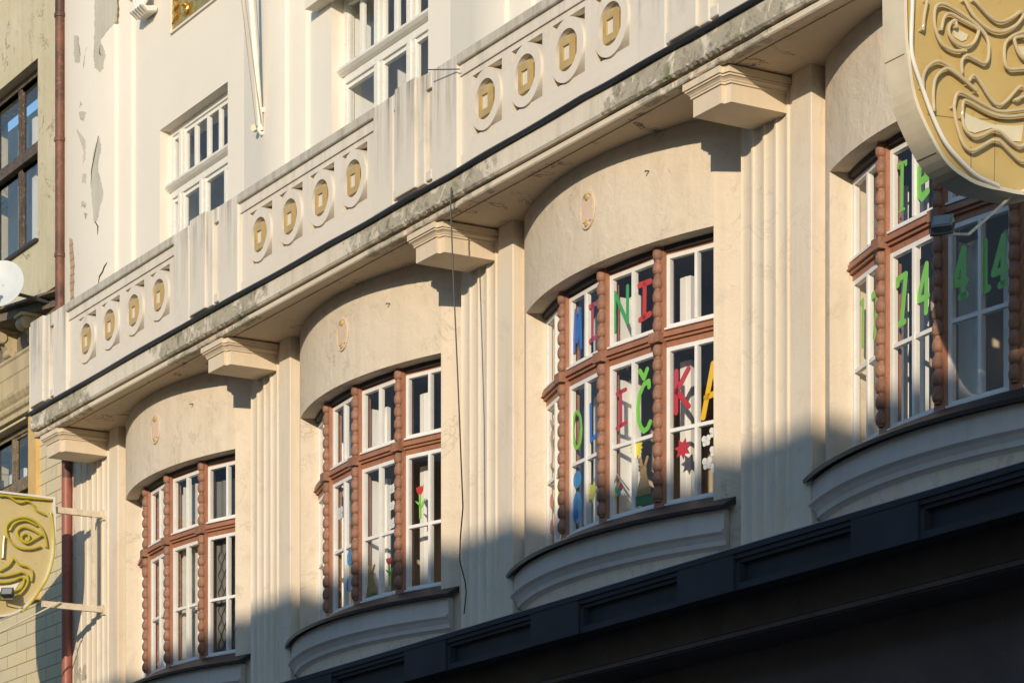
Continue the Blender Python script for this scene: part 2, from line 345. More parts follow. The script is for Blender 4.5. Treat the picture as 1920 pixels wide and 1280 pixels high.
md = MB(); md.slab([(max(-.07, min(.07, a * 0.8)), max(-.085, min(.085, b))) for a, b in ov], lambda u, v: arc_pt(0, math.degrees(u / RB), RB - 0.01, 7.232 + v), lambda u, v: arc_pt(0, math.degrees(u / RB), RB + 0.011, 7.232 + v))
md.build('medallion_tablet', plain('pink_plaster', (0.70, 0.52, 0.38), 0.85, 0.06), bow0)
for s in (-1, 1):
    c_ = arc_pt(0, 0, RB + 0.004, 7.232 + s * 0.105)
    k = MB(); k.lathe([(0.0, -0.004), (0.034, 0.0), (0.03, 0.012), (0.016, 0.02), (0.0, 0.022)], c_, 16, (0, -1, 0)); k.build('medallion_stud', M['gold'], bow0, smooth=True)
hk = MB(); a_, z_ = 11.3, 7.34
hk.tube([arc_pt(0, a_, RB, z_), arc_pt(0, a_ + 0.1, RB + 0.045, z_ - 0.008), arc_pt(0, a_ + .1, RB + 0.046, z_ - 0.018)], 0.006, 6); hk.build('hook', M['metal'], bow0)

# fluted pilasters
def pilaster(first=False):
    m = MB(); poly = []; x = -0.156; w_ = 0.1475
    for i in range(4):
        for k in range(9):
            a = pi * k / 8; poly.append((x + 0.010 + (w_ - 0.020) * (1 - cos(a)) / 2, 0.021 * sin(a)))
        x += w_
    poly += [(x + 0.004, 0.0), (x + 0.012, 0.014), (x + 0.06, 0.014), (x + 0.068, -0.004), (0.728, -0.004), (0.735, 0.004), (0.735, 0.36), (-0.156, 0.36)]
    m.prism_z(poly, 4.1, 7.615)
    return m
pil0 = pilaster().build('fluted_pilaster', M['pilaster'], bld)
ep = MB(); ep.prism_z([(-0.160, 0.36), (-0.160, 0.004), (-0.30, 0.004), (-0.305, -0.006), (-0.42, -0.006), (-0.425, 0.004), (-0.74, 0.004), (-0.74, 0.36)], 2.0, 7.615)
ep.box(-1.1, -0.745, 0.17, 0.5, 2.0, 7.62)
ep.build('end_pier', M['end'], bld)

# console brackets
def console():
    m = MB()
    def plan(o, n=0.03):
        return [(-o, 0.05), (-o, -0.5216 - o), (0.418 - 0.06 + o, -0.5216 - o), (0.418 - 0.06 + o, -0.5216 - o + n), (0.418 + o, -0.5216 - o + n + 0.015), (0.418 + o, 0.05)]
    m.prism_z(plan(0.0), 7.36, 7.492)
    m.prism_z(plan(0.014), 7.492, 7.505)
    m.loft([[Vector((x, y, z)) for x, y in plan(o)] for o, z in ((0.016, 7.508), (0.022, 7.52), (0.036, 7.532))])
    m.prism_z(plan(0.044), 7.536, 7.548)
    m.prism_z(plan(0.056), 7.552, 7.6)
    return m
br0 = console().build('console_bracket', M['bracket'], bld)
for t in range(1, NB):
    for o in (pil0, br0): copy_part(o, P * t)
    if t < 4:
        for o in (bow0, sl0): copy_part(o, P * t)

# balcony
XL, XR = -0.195, 21.0
bal = MB()
bal.prism_x([(0.30, 7.615), (-0.455, 7.615), (-0.462, 7.628), (-0.478, 7.628), (-0.484, 7.610), (-0.575, 7.606), (-0.588, 7.62), (-0.588, 7.655), (-0.50, 7.668), (-0.50, 7.70), (0.30, 7.76)], XL, XR)
bal0 = bal.build('balcony', M['soffit'], bld)
bf = MB()                                            # fascia as short lengths so that its lower edge is chipped over the consoles
def fascia_strip():
    rings = []; n = 900
    for i in range(n + 1):
        x = XL + (XR - XL) * i / n; d = abs(((x - 0.25 + 2.1 + 21) % 4.2) - 2.1)
        k = max(0.0, 1 - d / 0.95) ** 0.6
        e = k * 0.016 * (random.random() - 0.2); e2 = k * 0.004 * sin(x * 9)
        c = k * 0.02
        rings.append([Vector((x, y, z)) for y, z in ((-0.45, 7.695), (-0.622 + e2 + c * 0.5 + k * 0.010 * random.random(), 7.672 + e), (-0.638 + e2 + c * 0.3, 7.69 + e), (-0.638 + e2 * 0.6, 7.78), (-0.638, 7.868), (-0.628, 7.874), (-0.45, 7.90))])
    bf.loft(rings)
fascia_strip(); bf.build('balcony_fascia', M['fascia'], bal0)
mo = MB(); rings = []                                # broken moulding under the fascia near the consoles
for i in range(1201):
    x = XL + (XR - XL) * i / 1200; d = abs(((x - 0.25 + 2.1 + 21) % 4.2) - 2.1); k = max(0.0, 1 - d / 0.75) ** 0.7
    e = k * (0.012 + 0.012 * sin(x * 23) * sin(x * 7.3)) + k * 0.006 * random.random(); h = k * 0.012 * random.random() + k * 0.008 * max(0, sin(x * 31))
    rings.append([Vector((x, y, z)) for y, z in ((-0.52, 7.6065), (-0.592 + e * .6, 7.6045 + h * .4), (-0.602 + e, 7.615), (-0.602 + e, 7.652 - h), (-0.588 + e, 7.660 - h), (-0.52, 7.664))])
mo.loft(rings); mo.build('balcony_moulding', stucco('moulding_stucco', (0.78, 0.67, 0.50), (0.70, 0.58, 0.42), fine=0.6, blot=0.5, band=(1.0, 0.8), grey=(0.42, 0.38, 0.28)), bal0)
bw = MB(); ped = [(P * t - 0.53, P * t + 0.947) for t in range(6)]
ringsX = [P * t + 2.309 + d for t in range(5) for d in (-0.942, -0.314, 0.314, 0.942)]
ZR = 8.325
holes_wall(bw, XL, XR, 7.868, 8.63, -0.615, -0.545, [(x - 0.238, x + 0.238, ZR - 0.235, ZR + 0.258) for x in ringsX])
bw.box(XL + 0.02, XR, -0.515, -0.42, 7.862, 8.63)
holes_wall(bw, XL + 0.01, XR, 7.870, 7.985, -0.627, -0.616, [])
bw.build('balustrade_wall', M['balcony'], bal0)
for i in range(5):
    a, b = ped[i][1], ped[i + 1][0]
    if i == 0: a = 0.885
    rl = MB(); co = MB()
    rl.box(a, b, -0.632, -0.42, 8.632, 8.722)
    co.prism_x([(-0.40, 8.722), (-0.655, 8.722), (-0.662, 8.73), (-0.662, 8.80), (-0.65, 8.812), (-0.40, 8.82)], a, b)
    rl.build('top_rail', M['balcony'], bal0); co.build('coping', M['coping'], bal0)
def pedestal(half=False):
    m = MB(); Z0, Z1 = 7.876, 8.812
    x0 = XL if half else -0.53
    x1 = 0.885 if half else 0.947
    m.box(x0, -0.165, -0.655, -0.40, Z0, Z1)
    m.box(-0.075, 0.29, -0.690, -0.40, 7.90, Z1 + 0.012)
    m.box(0.29, 0.41, -0.664, -0.40, 7.90, Z1)
    m.box(0.515, x1, -0.655, -0.40, Z0, Z1)
    m.box(-0.165, -0.075, -0.60, -0.40, Z0 + 0.002, Z1 - 0.004); m.box(0.41, 0.515, -0.625, -0.40, Z0 + 0.002, Z1 - 0.004)
    for a, b in ((-0.165, -0.075), (0.41, 0.515)):
        m.box(a, b, -0.656, -0.601 if a < 0 else -0.626, 8.67, Z1 + 0.002); m.box(a, b, -0.656, -0.601 if a < 0 else -0.626, 7.915, 8.0)
    return m
pedestal(True).build('pedestal', M['pedestal'], bal0, bevel=0.012)
pd0 = pedestal().build('pedestal', M['pedestal'], bal0, bevel=0.012)
pd0.location.x += P
for t in range(2, 5): copy_part(pd0, P * (t - 1))
x0 = ringsX[0]
cir = lambda r, n=56: [(r * cos(2 * pi * i / n), r * sin(2 * pi * i / n)) for i in range(n)]
fy = lambda Y: (lambda u, v, k=0: Vector((x0 + u, Y, ZR + v)))
rg = MB(); ringpoly(rg, cir(0.245), cir(0.160), fy(-0.634), fy(-0.512)); rg0 = rg.build('ring', M['balcony'], bal0, smooth=True)
gp = MB(); S = 0.100; hh = 0.050
for a, b, c, d in ((-S, S, hh, S), (-S, S, -S, -hh), (-S, -hh, -hh, hh), (hh, S, -hh, hh)): gp.box(x0 + a * 0.96 - 0.016, x0 + b * 0.96 - 0.016, -0.629, -0.600, ZR - 0.014 + c * 1.16, ZR - 0.014 + d * 1.16)
gp0 = gp.build('gold_square', M['gold'], bal0)
gp = MB(); gp.box(x0 - 0.072, x0 + 0.040, -0.612, -0.5775, ZR - 0.078, ZR + 0.050); gp.build('hole_back', M['balcony'], gp0)
gp = MB(); gp.lathe([(0.0, 0.0), (0.166, 0.0), (0.166, 0.02), (0.0, 0.02)], (x0, -0.578, ZR), 40, (0, 1, 0)); gk0 = gp.build('ring_back', M['balcony'], rg0)
for x in ringsX[1:]:
    copy_part(rg0, x - x0); copy_part(gp0, x - x0)

# bow windows
AN = [-21.6, -10.8, 0.0, 10.8, 21.6]; RW = 3.70
def frame_map(i, R=RW):
    a, b = arc_pt(0, AN[i], R, 0), arc_pt(0, AN[i + 1], R, 0); d = (b - a); L = d.length; d.normalize(); n = Vector((d.y, -d.x, 0))
    return L, (lambda p: Vector((a.x + d.x * p.x + n.x * p.y, a.y + d.y * p.x + n.y * p.y, p.z)))
fr = MB()
for i in range(4):
    L, Mx = frame_map(i)
    fr.box(0.0, 0.052, -0.07, 0.012, 4.80, 6.79, Mx); fr.box(L - 0.052, L, -0.07, 0.012, 4.80, 6.79, Mx)
    fr.box(0.052, L - 0.052, -0.07, 0.010, 6.728, 6.80, Mx)
    fr.box(0.052, L - 0.052, -0.07, 0.016, 6.020, 6.150, Mx)
    fr.box(0.0, L, 0.0165, 0.052, 6.104, 6.136, Mx); fr.box(0.0, L, 0.0165, 0.062, 6.094, 6.103, Mx); fr.box(0.0, L, 0.0165, 0.040, 6.070, 6.0935, Mx)
    fr.box(0.052, L - 0.052, -0.07, -0.03, 4.76, 4.806, Mx)
for i in (1, 2, 3):                                  # posts standing proud between the casements
    c = arc_pt(0, AN[i], RW, 0); dn = Vector((sin(rad(AN[i])), -cos(rad(AN[i])), 0)); tn = Vector((-dn.y, dn.x, 0))
    fr.box(-0.0535, 0.0535, -0.075, 0.045, 4.79, 6.788, lambda p: Vector((c.x, c.y, 0)) + tn * p.x + dn * p.y + Vector((0, 0, p.z)))
win0 = fr.build('bow_window', M['brown'], bld)
hd = MB(); hd.arc([(3.62, 6.735), (RW + 0.040, 6.752), (RW + 0.045, 6.795), (3.62, 6.795)], -20.7, 20.7, 40); hd.build('head_board_shade', M['dark'], win0)  # near-black colour paints in the shade under the window head
for i in range(4):
    L, Mx = frame_map(i)
    for z0, z1, mun in ((6.150, 6.728, None), (4.806, 6.020, 5.382)):
        s = MB(); a, b = 0.053, L - 0.053; st = 0.032
        s.box(a, a + st, -0.025, 0.018, z0, z1, Mx); s.box(b - st, b, -0.025, 0.018, z0, z1, Mx)
        s.box(a + st, b - st, -0.024, 0.017, z1 - 0.032, z1, Mx); s.box(a + st, b - st, -0.024, 0.017, z0, z0 + 0.045, Mx)
        s.box(a, b, 0.0185, 0.046, z0 + 0.002, z0 + 0.016, Mx)
        mc = (a + b) / 2; s.box(mc - 0.014, mc + 0.014, -0.023, 0.022, z0 + 0.045, z1 - 0.032, Mx)
        if mun:
            s.box(a + st, mc - 0.014, -0.022, 0.015, mun - 0.014, mun + 0.014, Mx); s.box(mc + 0.014, b - st, -0.022, 0.015, mun - 0.014, mun + 0.014, Mx)
        s.build('sash', M['white'], win0)
        pn = MB(); vs = [Mx(Vector((u, 0.004, z))) for u, z in ((a + 0.02, z0 + 0.02), (b - 0.02, z0 + 0.02), (b - 0.02, z1 - 0.02), (a + 0.02, z1 - 0.02))]
        pn.add(vs, [(0, 1, 2, 3)]); pn.build('pane', M['glass'], win0)
for i in (1, 2, 3):                                  # turned bead columns
    b = MB(); c = arc_pt(0, AN[i], RW + 0.050, 0)
    def beads(z0, z1, n):
        h = (z1 - z0) / n; prof = []
        for k in range(n):
            zb = z0 + h * k
            prof += [(r_ * 0.9, zb + h * k_) for r_, k_ in ((0.029, 0.01), (0.030, 0.10), (0.041, 0.17), (0.0475, 0.32), (0.0495, 0.50), (0.0475, 0.68), (0.041, 0.84), (0.033, 0.93))]
        b.lathe([(0.0, z0)] + prof + [(0.0, z1)], c, 18)
    beads(4.845, 6.052, 11); beads(6.134, 6.79, 6)
    dn = Vector((sin(rad(AN[i])), -cos(rad(AN[i])), 0)); tn = Vector((dn.y * -1, dn.x, 0))
    def bm_(p): return Vector((c.x, c.y, 0)) + tn * p.x + dn * p.y + Vector((0, 0, p.z))
    b.box(-0.056, 0.056, -0.03, 0.054, 6.056, 6.132, bm_)
    b.build('bead_column', M['bead'], win0, smooth=True)
inn = MB()                                           # inner casements and the white linings between the two windows
for i in range(4):
    L, Mx = frame_map(i, RW - 0.06)
    for z0, z1 in ((4.79, 5.97), (6.16, 6.62)):
        if i in (0, 2): inn.box(0.0, 0.025, -0.17, -0.03, z0, z1 - 0.03, Mx)
        inn.box(0.025, 0.080, -0.215, -0.171, z0, z1, Mx); inn.box(L - 0.07, L - 0.0, -0.215, -0.171, z0, z1, Mx)
        inn.box(L / 2 - 0.035, L / 2 + 0.04, -0.215, -0.175, z0, z1, Mx)
        inn.box(0.08, L / 2 - 0.035, -0.21, -0.18, z0, z0 + 0.05, Mx); inn.box(L / 2 + 0.04, L - 0.07, -0.21, -0.18, z0, z0 + 0.05, Mx)
        inn.box(0.03 + 0.20, 0.03 + 0.212, -0.36, -0.348, z0, z1 - 0.12, Mx)
    inn.box(0.0, L, -0.25, -0.02, 4.74, 4.788, Mx)
inn.build('inner_casement', M['inner'], win0)
for t in (1, 2, 3): copy_part(win0, P * t)
# rooms behind
rm = MB()
for t in range(4):
    x = P * t
    for b in ((x + 0.3, x + 4.2, 2.2, 2.3, 4.2, 7.6), (x + 0.3, x + 4.2, 0.45, 2.2, 4.2, 4.3), (x + 0.3, x + 4.2, 0.45, 2.2, 7.45, 7.55), (x + 0.2, x + 0.3, 0.45, 3.1, 4.2, 7.6), (x + 4.2, x + 4.25, 0.45, 3.1, 4.2, 7.6)): rm.box(*b)
rm.build('interior', M['room'], bld)
rm = MB(); rm.box(-1.0, 21, 2.0, 2.1, 7.6, 11.6); rm.box(-1.0, 21, 0.6, 2.1, 7.5601, 7.61); rm.box(-1.0, 21, 0.6, 2.1, 11.6, 11.7); pale = plain('pale_room_plaster', (0.78, 0.78, 0.78), 0.9, 0.06)
for x in (0.9, 3.9, 5.0, 8.1, 9.3, 12.3): rm.box(x, x + 0.1, 0.58, 2.0, 7.611, 11.599)
rm.build('upper_interior', pale, bld)

# upper windows
def upper_window(x0, x1, z1, posts_up, posts_low, trans=10.0):
    m = MB(); Y = UY + 0.15; z0 = 7.9; f = 0.06
    m.box(x0, x0 + f, Y - 0.03, Y + 0.06, z0, z1); m.box(x1 - 0.05, x1, Y - 0.03, Y + 0.06, z0, z1); m.box(x0 + f, x1 - 0.05, Y - 0.03, Y + 0.06, z1 - 0.06, z1)
    m.box(x0 + f, x1 - 0.05, Y - 0.035, Y + 0.05, trans - 0.12, trans + 0.02)
    m.prism_x([(Y - 0.04, trans - 0.05), (Y - 0.075, trans - 0.03), (Y - 0.10, trans - 0.005), (Y - 0.10, trans + 0.018), (Y - 0.04, trans + 0.04)], x0 + 0.002, x1 - 0.002)
    w_ = m.build('upper_window', M['oldwhite'], bld)
    for posts, zz0, zz1 in ((posts_low, z0, trans - 0.12), (posts_up, trans + 0.02, z1 - 0.06)):
        xs = [x0 + f] + [v for p_ in posts for v in p_[:2]] + [x1 - 0.05]
        for a, b in posts:
            q = MB(); wd = b - a > 0.08
            q.box(a, b, Y - (0.03 if wd else 0.012), Y + 0.035, zz0, zz1)
            if wd: q.box((a + b) / 2 - 0.02, (a + b) / 2 + 0.02, Y - 0.045, Y - 0.0305, zz0, zz1)
            q.build('mullion', M['oldwhite'], w_)
        for k in range(0, len(xs), 2):
            a, b = xs[k], xs[k + 1]; q = MB(); e = 0.007
            q.box(a, a + e, Y - 0.012, Y + 0.03, zz0, zz1); q.box(b - e, b, Y - 0.012, Y + 0.03, zz0, zz1); q.box(a + e, b - e, Y - 0.011, Y + 0.029, zz1 - 0.04, zz1); q.box(a + e, b - e, Y - 0.011, Y + 0.029, zz0, zz0 + 0.04)
            q.build('sash', M['white'], w_)
            p = MB(); p.add([(a + 0.01, Y + 0.008, zz0), (b - 0.01, Y + 0.008, zz0), (b - 0.01, Y + 0.008, zz1), (a + 0.01, Y + 0.008, zz1)], [(0, 1, 2, 3)]); p.build('pane', M['glass'], w_)
    ic = MB(); ic.box(x0 + 0.02, x0 + 0.05, Y + 0.07, Y + 0.32, z0, z1 - 0.2)
    for a, b in posts_low: ic.box(a + 0.02, a + 0.09, Y + 0.25, Y + 0.30, z0, trans - 0.3)
    ic.build('inner_casement', M['inner'], w_)
    return w_
upper_window(1.50, 3.197, 10.60, [(1.72, 1.86), (2.09, 2.12), (2.40, 2.43), (2.69, 2.715)], [(1.70, 1.83), (2.24, 2.38), (2.82, 2.86)])
for k_ in range(3):
    d_ = P * k_
    upper_window(5.50 + d_, 7.39 + d_, 10.72, [(5.82 + d_, 5.86 + d_), (6.13 + d_, 6.29 + d_), (6.50 + d_, 6.54 + d_), (6.76 + d_, 6.92 + d_)], [(6.13 + d_, 6.29 + d_), (6.76 + d_, 6.92 + d_)])
    hd_ = MB(); hd_.box(5.22 + d_, 7.5 + d_, UY - 0.14, UY - 0.001, 10.64, 10.72); hd_.box(5.26 + d_, 7.46 + d_, UY - 0.09, UY - 0.001, 10.721, 10.80); hd_.build('window_hood', M['upper'], bld)
# bare patches, cracks and bricks showing on the far left of the upper wall
bare = stucco('bare_plaster', (0.50, 0.465, 0.37), (0.62, 0.575, 0.47), blot=0.7, fine=0.6, streak=0.3)
def jag(poly, n=9, e=1.9):
    out = []
    for i in range(len(poly)):
        a, b = poly[i], poly[(i + 1) % len(poly)]
        for k in range(n): out.append((a[0] + (b[0] - a[0]) * k / n + random.uniform(-e, e) * .6, a[1] + (b[1] - a[1]) * k / n + random.uniform(-e, e)))
    return out
def patch(poly, name='bare_patch', mat=None, Y=UY - 0.08, d=0.003):
    p = MB(); pts = [on_y(x, y, Y) for x, y in jag(poly)]
    p.loft([[Vector((q.x, Y - d, q.z)) for q in pts], [Vector((q.x, Y - 0.0005, q.z)) for q in pts]]); return p.build(name, mat or bare, bld)
z6 = lambda L: [(130 + a / 4.267, b / 4.267) for a, b in L]
patch(z6([(203, -40), (385, -40), (380, 160), (250, 320), (290, 440), (270, 555), (240, 575), (205, 540), (195, 440), (205, 200)]))
patch(z6([(40, 285), (75, 290), (90, 440), (85, 500), (50, 500), (38, 430)]))
z1_ = lambda L: [(a / 3.048, b / 3.048) for a, b in L]
patch(z1_([(560, 778), (580, 830), (560, 960), (590, 1100), (555, 1270), (538, 1270), (520, 1060), (530, 900)]))
for L in ([(460, 580), (470, 600), (455, 615)], [(450, 640), (495, 640), (480, 690), (460, 680)], [(440, 740), (460, 760), (490, 800), (490, 900), (475, 940), (478, 850), (450, 780)], [(475, 990), (495, 1000), (490, 1050), (470, 1040)], [(470, 1150), (495, 1160), (490, 1185), (465, 1180)], [(480, 1215), (500, 1225), (490, 1250)], [(1440, 615), (1450, 660), (1475, 700), (1485, 900), (1495, 990), (1435, 1060), (1438, 800)]): patch(z1_(L), Y=UY if L[0][0] > 1000 else UY - 0.08)
patch([(131, 446), (137, 450), (140, 500), (139, 560), (132, 568)], 'bare_bricks', mbk_)
for L in ([(201, 492), (196, 500), (193, 509), (187, 518), (184, 533)], [(185, 255), (178, 290), (172, 320), (171, 345)], [(178, 415), (184, 425), (183, 440)], [(188, 85), (187, 100), (190, 105)]):
    c_ = MB(); c_.tube([on_y(x, y, UY - 0.082) for x, y in L], [0.004] + [0.010] * (len(L) - 2) + [0.003], 5); c_.build('crack', M['dark'], bld)

# carved scroll and gilded relief at the top
sc_ = MB()
for k in range(5):
    x = 1.19 + k * 0.062
    sc_.tube([Vector((x, UY - 0.02 - d * 0.85, z + 0.10)) for d, z in ((0.44, 12.32), (0.42, 12.22), (0.34, 12.16), (0.24, 12.14), (0.17, 12.06), (0.14, 11.96), (0.14, 11.88), (0.18, 11.81), (0.12, 11.78), (0.0, 11.80))], 0.038, 8)
sc_.box(1.13, 1.49, UY - 0.36, UY + 0.02, 12.30, 12.6); sc_.build('scroll_bracket', M['oldwhite'], bld, smooth=True)
rf = MB(); rx0, rx1, rz = 1.85, 3.6, 11.53
rf.box(rx0 - 0.03, rx0, UY - 0.03, UY + 0.01, rz - 0.02, 13.0); rf.box(rx0, rx1, UY - 0.025, UY + 0.01, rz - 0.02, rz)
rf.build('relief_frame', M['upper'], bld)
rf = MB(); rf.box(rx0, rx1, UY - 0.012, UY + 0.01, rz + 0.001, 13.0)
for k in range(26):
    cx, cz = rx0 + 0.12 + random.random() * 1.1, rz + 0.10 + random.random() * 0.75; r0 = 0.05 + random.random() * 0.06; ph = random.random() * 6
    rf.tube([Vector((cx + r0 * (1 - j / 14) * cos(ph + j * 0.6), UY - 0.03 - 0.02 * random.random(), cz + r0 * (1 - j / 14) * sin(ph + j * 0.6))) for j in range(11)], [0.022 - 0.0012 * j for j in range(11)], 7)
for k in range(7):
    rf.tube([Vector((rx0 + 0.04 + 0.012 * k + 0.10 * sin(j * 0.5), UY - 0.03, rz + 0.06 + k * 0.11 + 0.02 * j)) for j in range(7)], [0.008 + 0.012 * sin(pi * j / 6) for j in range(7)], 7)
rf.build('gilded_relief', M['gilt'], bld, smooth=True)

# dark shop cornice at the bottom
dk = plain('dark_shopfront', (0.028, 0.029, 0.035), 0.8, 0.2, 2.5); dk2 = plain('dark_stone', (0.105, 0.078, 0.072), 0.6, 0.25, 2.0, dirt=((0.16, 0.14, 0.13), 0.66, 0.5))
sh = MB(); sh.prism_x([(0.30, 4.12), (-0.52, 4.12), (-0.52, 4.16), (-0.30, 4.185), (0.30, 4.19)], -1.1, 22)
x = 0.52 - 2.1
while x < 21:
    sh.box(x + 1.36, x + 2.08, -0.515, -0.36, 3.86, 4.119)
    sh.box(x - 0.02, x + 1.36, -0.505, -0.36, 4.085, 4.119); sh.box(x - 0.02, x + 1.36, -0.485, -0.36, 4.055, 4.0845); sh.box(x - 0.02, x + 1.36, -0.50, -0.36, 3.862, 3.91)
    sh.box(x - 0.02, x + 0.03, -0.50, -0.36, 3.911, 4.054)
    x += 2.1
shop = sh.build('shop_cornice', dk, bld)
sh = MB(); sh.prism_x([(0.28, 4.191), (-0.30, 4.187), (-0.515, 4.163), (-0.515, 4.168), (-0.30, 4.194), (0.28, 4.198)], -1.1, 22); sh.build('bounce_flashing', plain('bounce_zinc', (0.42, 0.43, 0.44), 0.6, 0.1), shop)  # unseen pale strip, added to bounce sky light onto the lower bow
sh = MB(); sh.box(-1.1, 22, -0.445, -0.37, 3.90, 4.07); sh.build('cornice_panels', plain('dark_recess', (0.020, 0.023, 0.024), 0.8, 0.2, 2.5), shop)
sh = MB(); sh.box(-1.1, 22, -0.12, 0.30, 3.665, 4.119); sh.prism_x([(-0.119, 3.64), (-0.15, 3.64), (-0.15, 3.672), (-0.119, 3.69)], -1.1, 22); sh.box(-1.1, 22, -0.118, 0.5, 3.63, 3.664); sh.build('lower_band', dk2, shop)
sh = MB(); sh.box(-1.1, 22, 0.32, 0.6, -EYE, 3.629); sh.build('shopfront_wall', plain('dark_granite', (0.085, 0.060, 0.056), 0.6, 0.25, 2.0, dirt=((0.14, 0.12, 0.115), 0.68, 0.5)), shop)

# ------------------------------------------------------------------ the neighbour on the left
nb = thing('neighbour_building', 'weathered beige building with brown old windows and broken cornice beyond the rusty pipe', 'building', (-5.5, 0.2, 0))
NY = 0.20
mu = stucco('neighbour_plaster', (0.54, 0.465, 0.29), (0.63, 0.565, 0.40), fine=0.7, blot=1.0, streak=0.22, grey=(0.33, 0.30, 0.2), cracks=0.7)
ml_ = stucco('neighbour_moulding', (0.60, 0.48, 0.27), (0.52, 0.42, 0.25), fine=0.4, blot=0.6, streak=0.5, grey=(0.25, 0.2, 0.12))
w = MB(); holes_wall(w, -11, -1.12, 9.72, 15, NY, NY + 0.5, [(-4.4, -2.12, 10.40, 12.5), (-8.4, -6.2, 10.40, 12.5)]); w.build('wall', mu, nb)
w = MB(); holes_wall(w, -11, -1.12, -EYE, 8.45, NY, NY + 0.5, [(-4.3, -2.30, 6.3, 8.40), (-8.4, -6.3, 6.3, 8.40)]); w.build('brick_wall', mbk, nb)
w = MB(); w.box(-2.30, -2.06, NY - 0.05, NY - 0.001, 6.2, 8.43); w.build('window_surround', plain('ochre_paint', (0.66, 0.43, 0.15), 0.7, 0.1), nb)
w = MB(); w.box(-11, -1.12, NY + 0.02, NY + 0.5, 8.45, 9.72); w.build('frieze', stucco('dirt_and_shade_plaster', (0.20, 0.165, 0.11), (0.27, 0.225, 0.15), blot=0.6, fine=0.8, grey=(0.06, 0.05, 0.04), streak=0.7), nb)  # dark base holds both dirt and painted-in shade beneath the ledge
cn = MB()
cn.prism_x([(NY + .03, 8.44), (NY - 0.05, 8.44), (NY - 0.05, 8.50), (NY - 0.085, 8.52), (NY - 0.10, 8.555), (NY - 0.085, 8.59), (NY - 0.06, 8.60), (NY - 0.09, 8.63), (NY - 0.12, 8.68), (NY - 0.12, 8.715), (NY - 0.09, 8.74), (NY - 0.05, 8.75), (NY - 0.05, 8.95), (NY - 0.06, 8.955), (NY - 0.06, 9.12), (NY - 0.08, 9.14), (NY - 0.08, 9.17), (NY + .03, 9.19)], -11, -1.14)
cn0 = cn.build('cornice', ml_, nb, bevel=0.006)
cn = MB(); cn.prism_z([(-1.13, NY + 0.05), (-1.13, NY - 0.0), (-2.24, -0.10), (-2.6, -0.20), (-11, -0.20), (-11, NY + 0.05)], 9.605, 9.632)
cn.prism_z([(-1.5, NY + 0.05), (-2.3, -0.02), (-2.6, -0.12), (-11, -0.12), (-11, NY + 0.05)], 9.50, 9.604); cn.build('cornice_ledge', stucco('ledge_stone', (0.16, 0.13, 0.09), (0.23, 0.19, 0.13), blot=0.6, fine=0.8, grey=(0.07, 0.06, 0.05), streak=0.7), nb)
for k in range(4):
    x = -2.12 - k * 0.80; q = MB(); Yc = NY - 0.17
    q.lathe([(0.0, -0.10), (0.06, -0.10), (0.075, -0.085), (0.06, -0.05), (0.06, 0.05), (0.075, 0.085), (0.06, 0.10), (0.0, 0.10)], (x, Yc, 9.40), 16, (1, 0, 0)); q.lathe([(0.0, -0.09), (0.045, -0.09), (0.052, 0.0), (0.045, 0.09), (0.0, 0.09)], (x, NY - 0.05, 9.235), 14, (1, 0, 0))
    q.prism_x([(NY + .03, 9.20), (NY - 0.03, 9.20), (NY - 0.10, 9.28), (NY - 0.15, 9.36), (NY - 0.22, 9.46), (NY - 0.22, 9.50), (NY + .03, 9.50)], x - 0.075, x + 0.075)
    q.box(x - 0.12, x + 0.12, NY - 0.25, NY + .03, 9.465, 9.499); q.build('modillion', ml_, cn0, smooth=True)
old = plain('old_brown_paint', (0.085, 0.055, 0.035), 0.6, 0.4, 7, dirt=((0.35, 0.30, 0.22), 0.58, 0.8), bmp=0.3)
old2 = plain('bare_wood', (0.26, 0.19, 0.11), 0.7, 0.4, 8, dirt=((0.08, 0.06, 0.04), 0.5, 0.8), bmp=0.3)
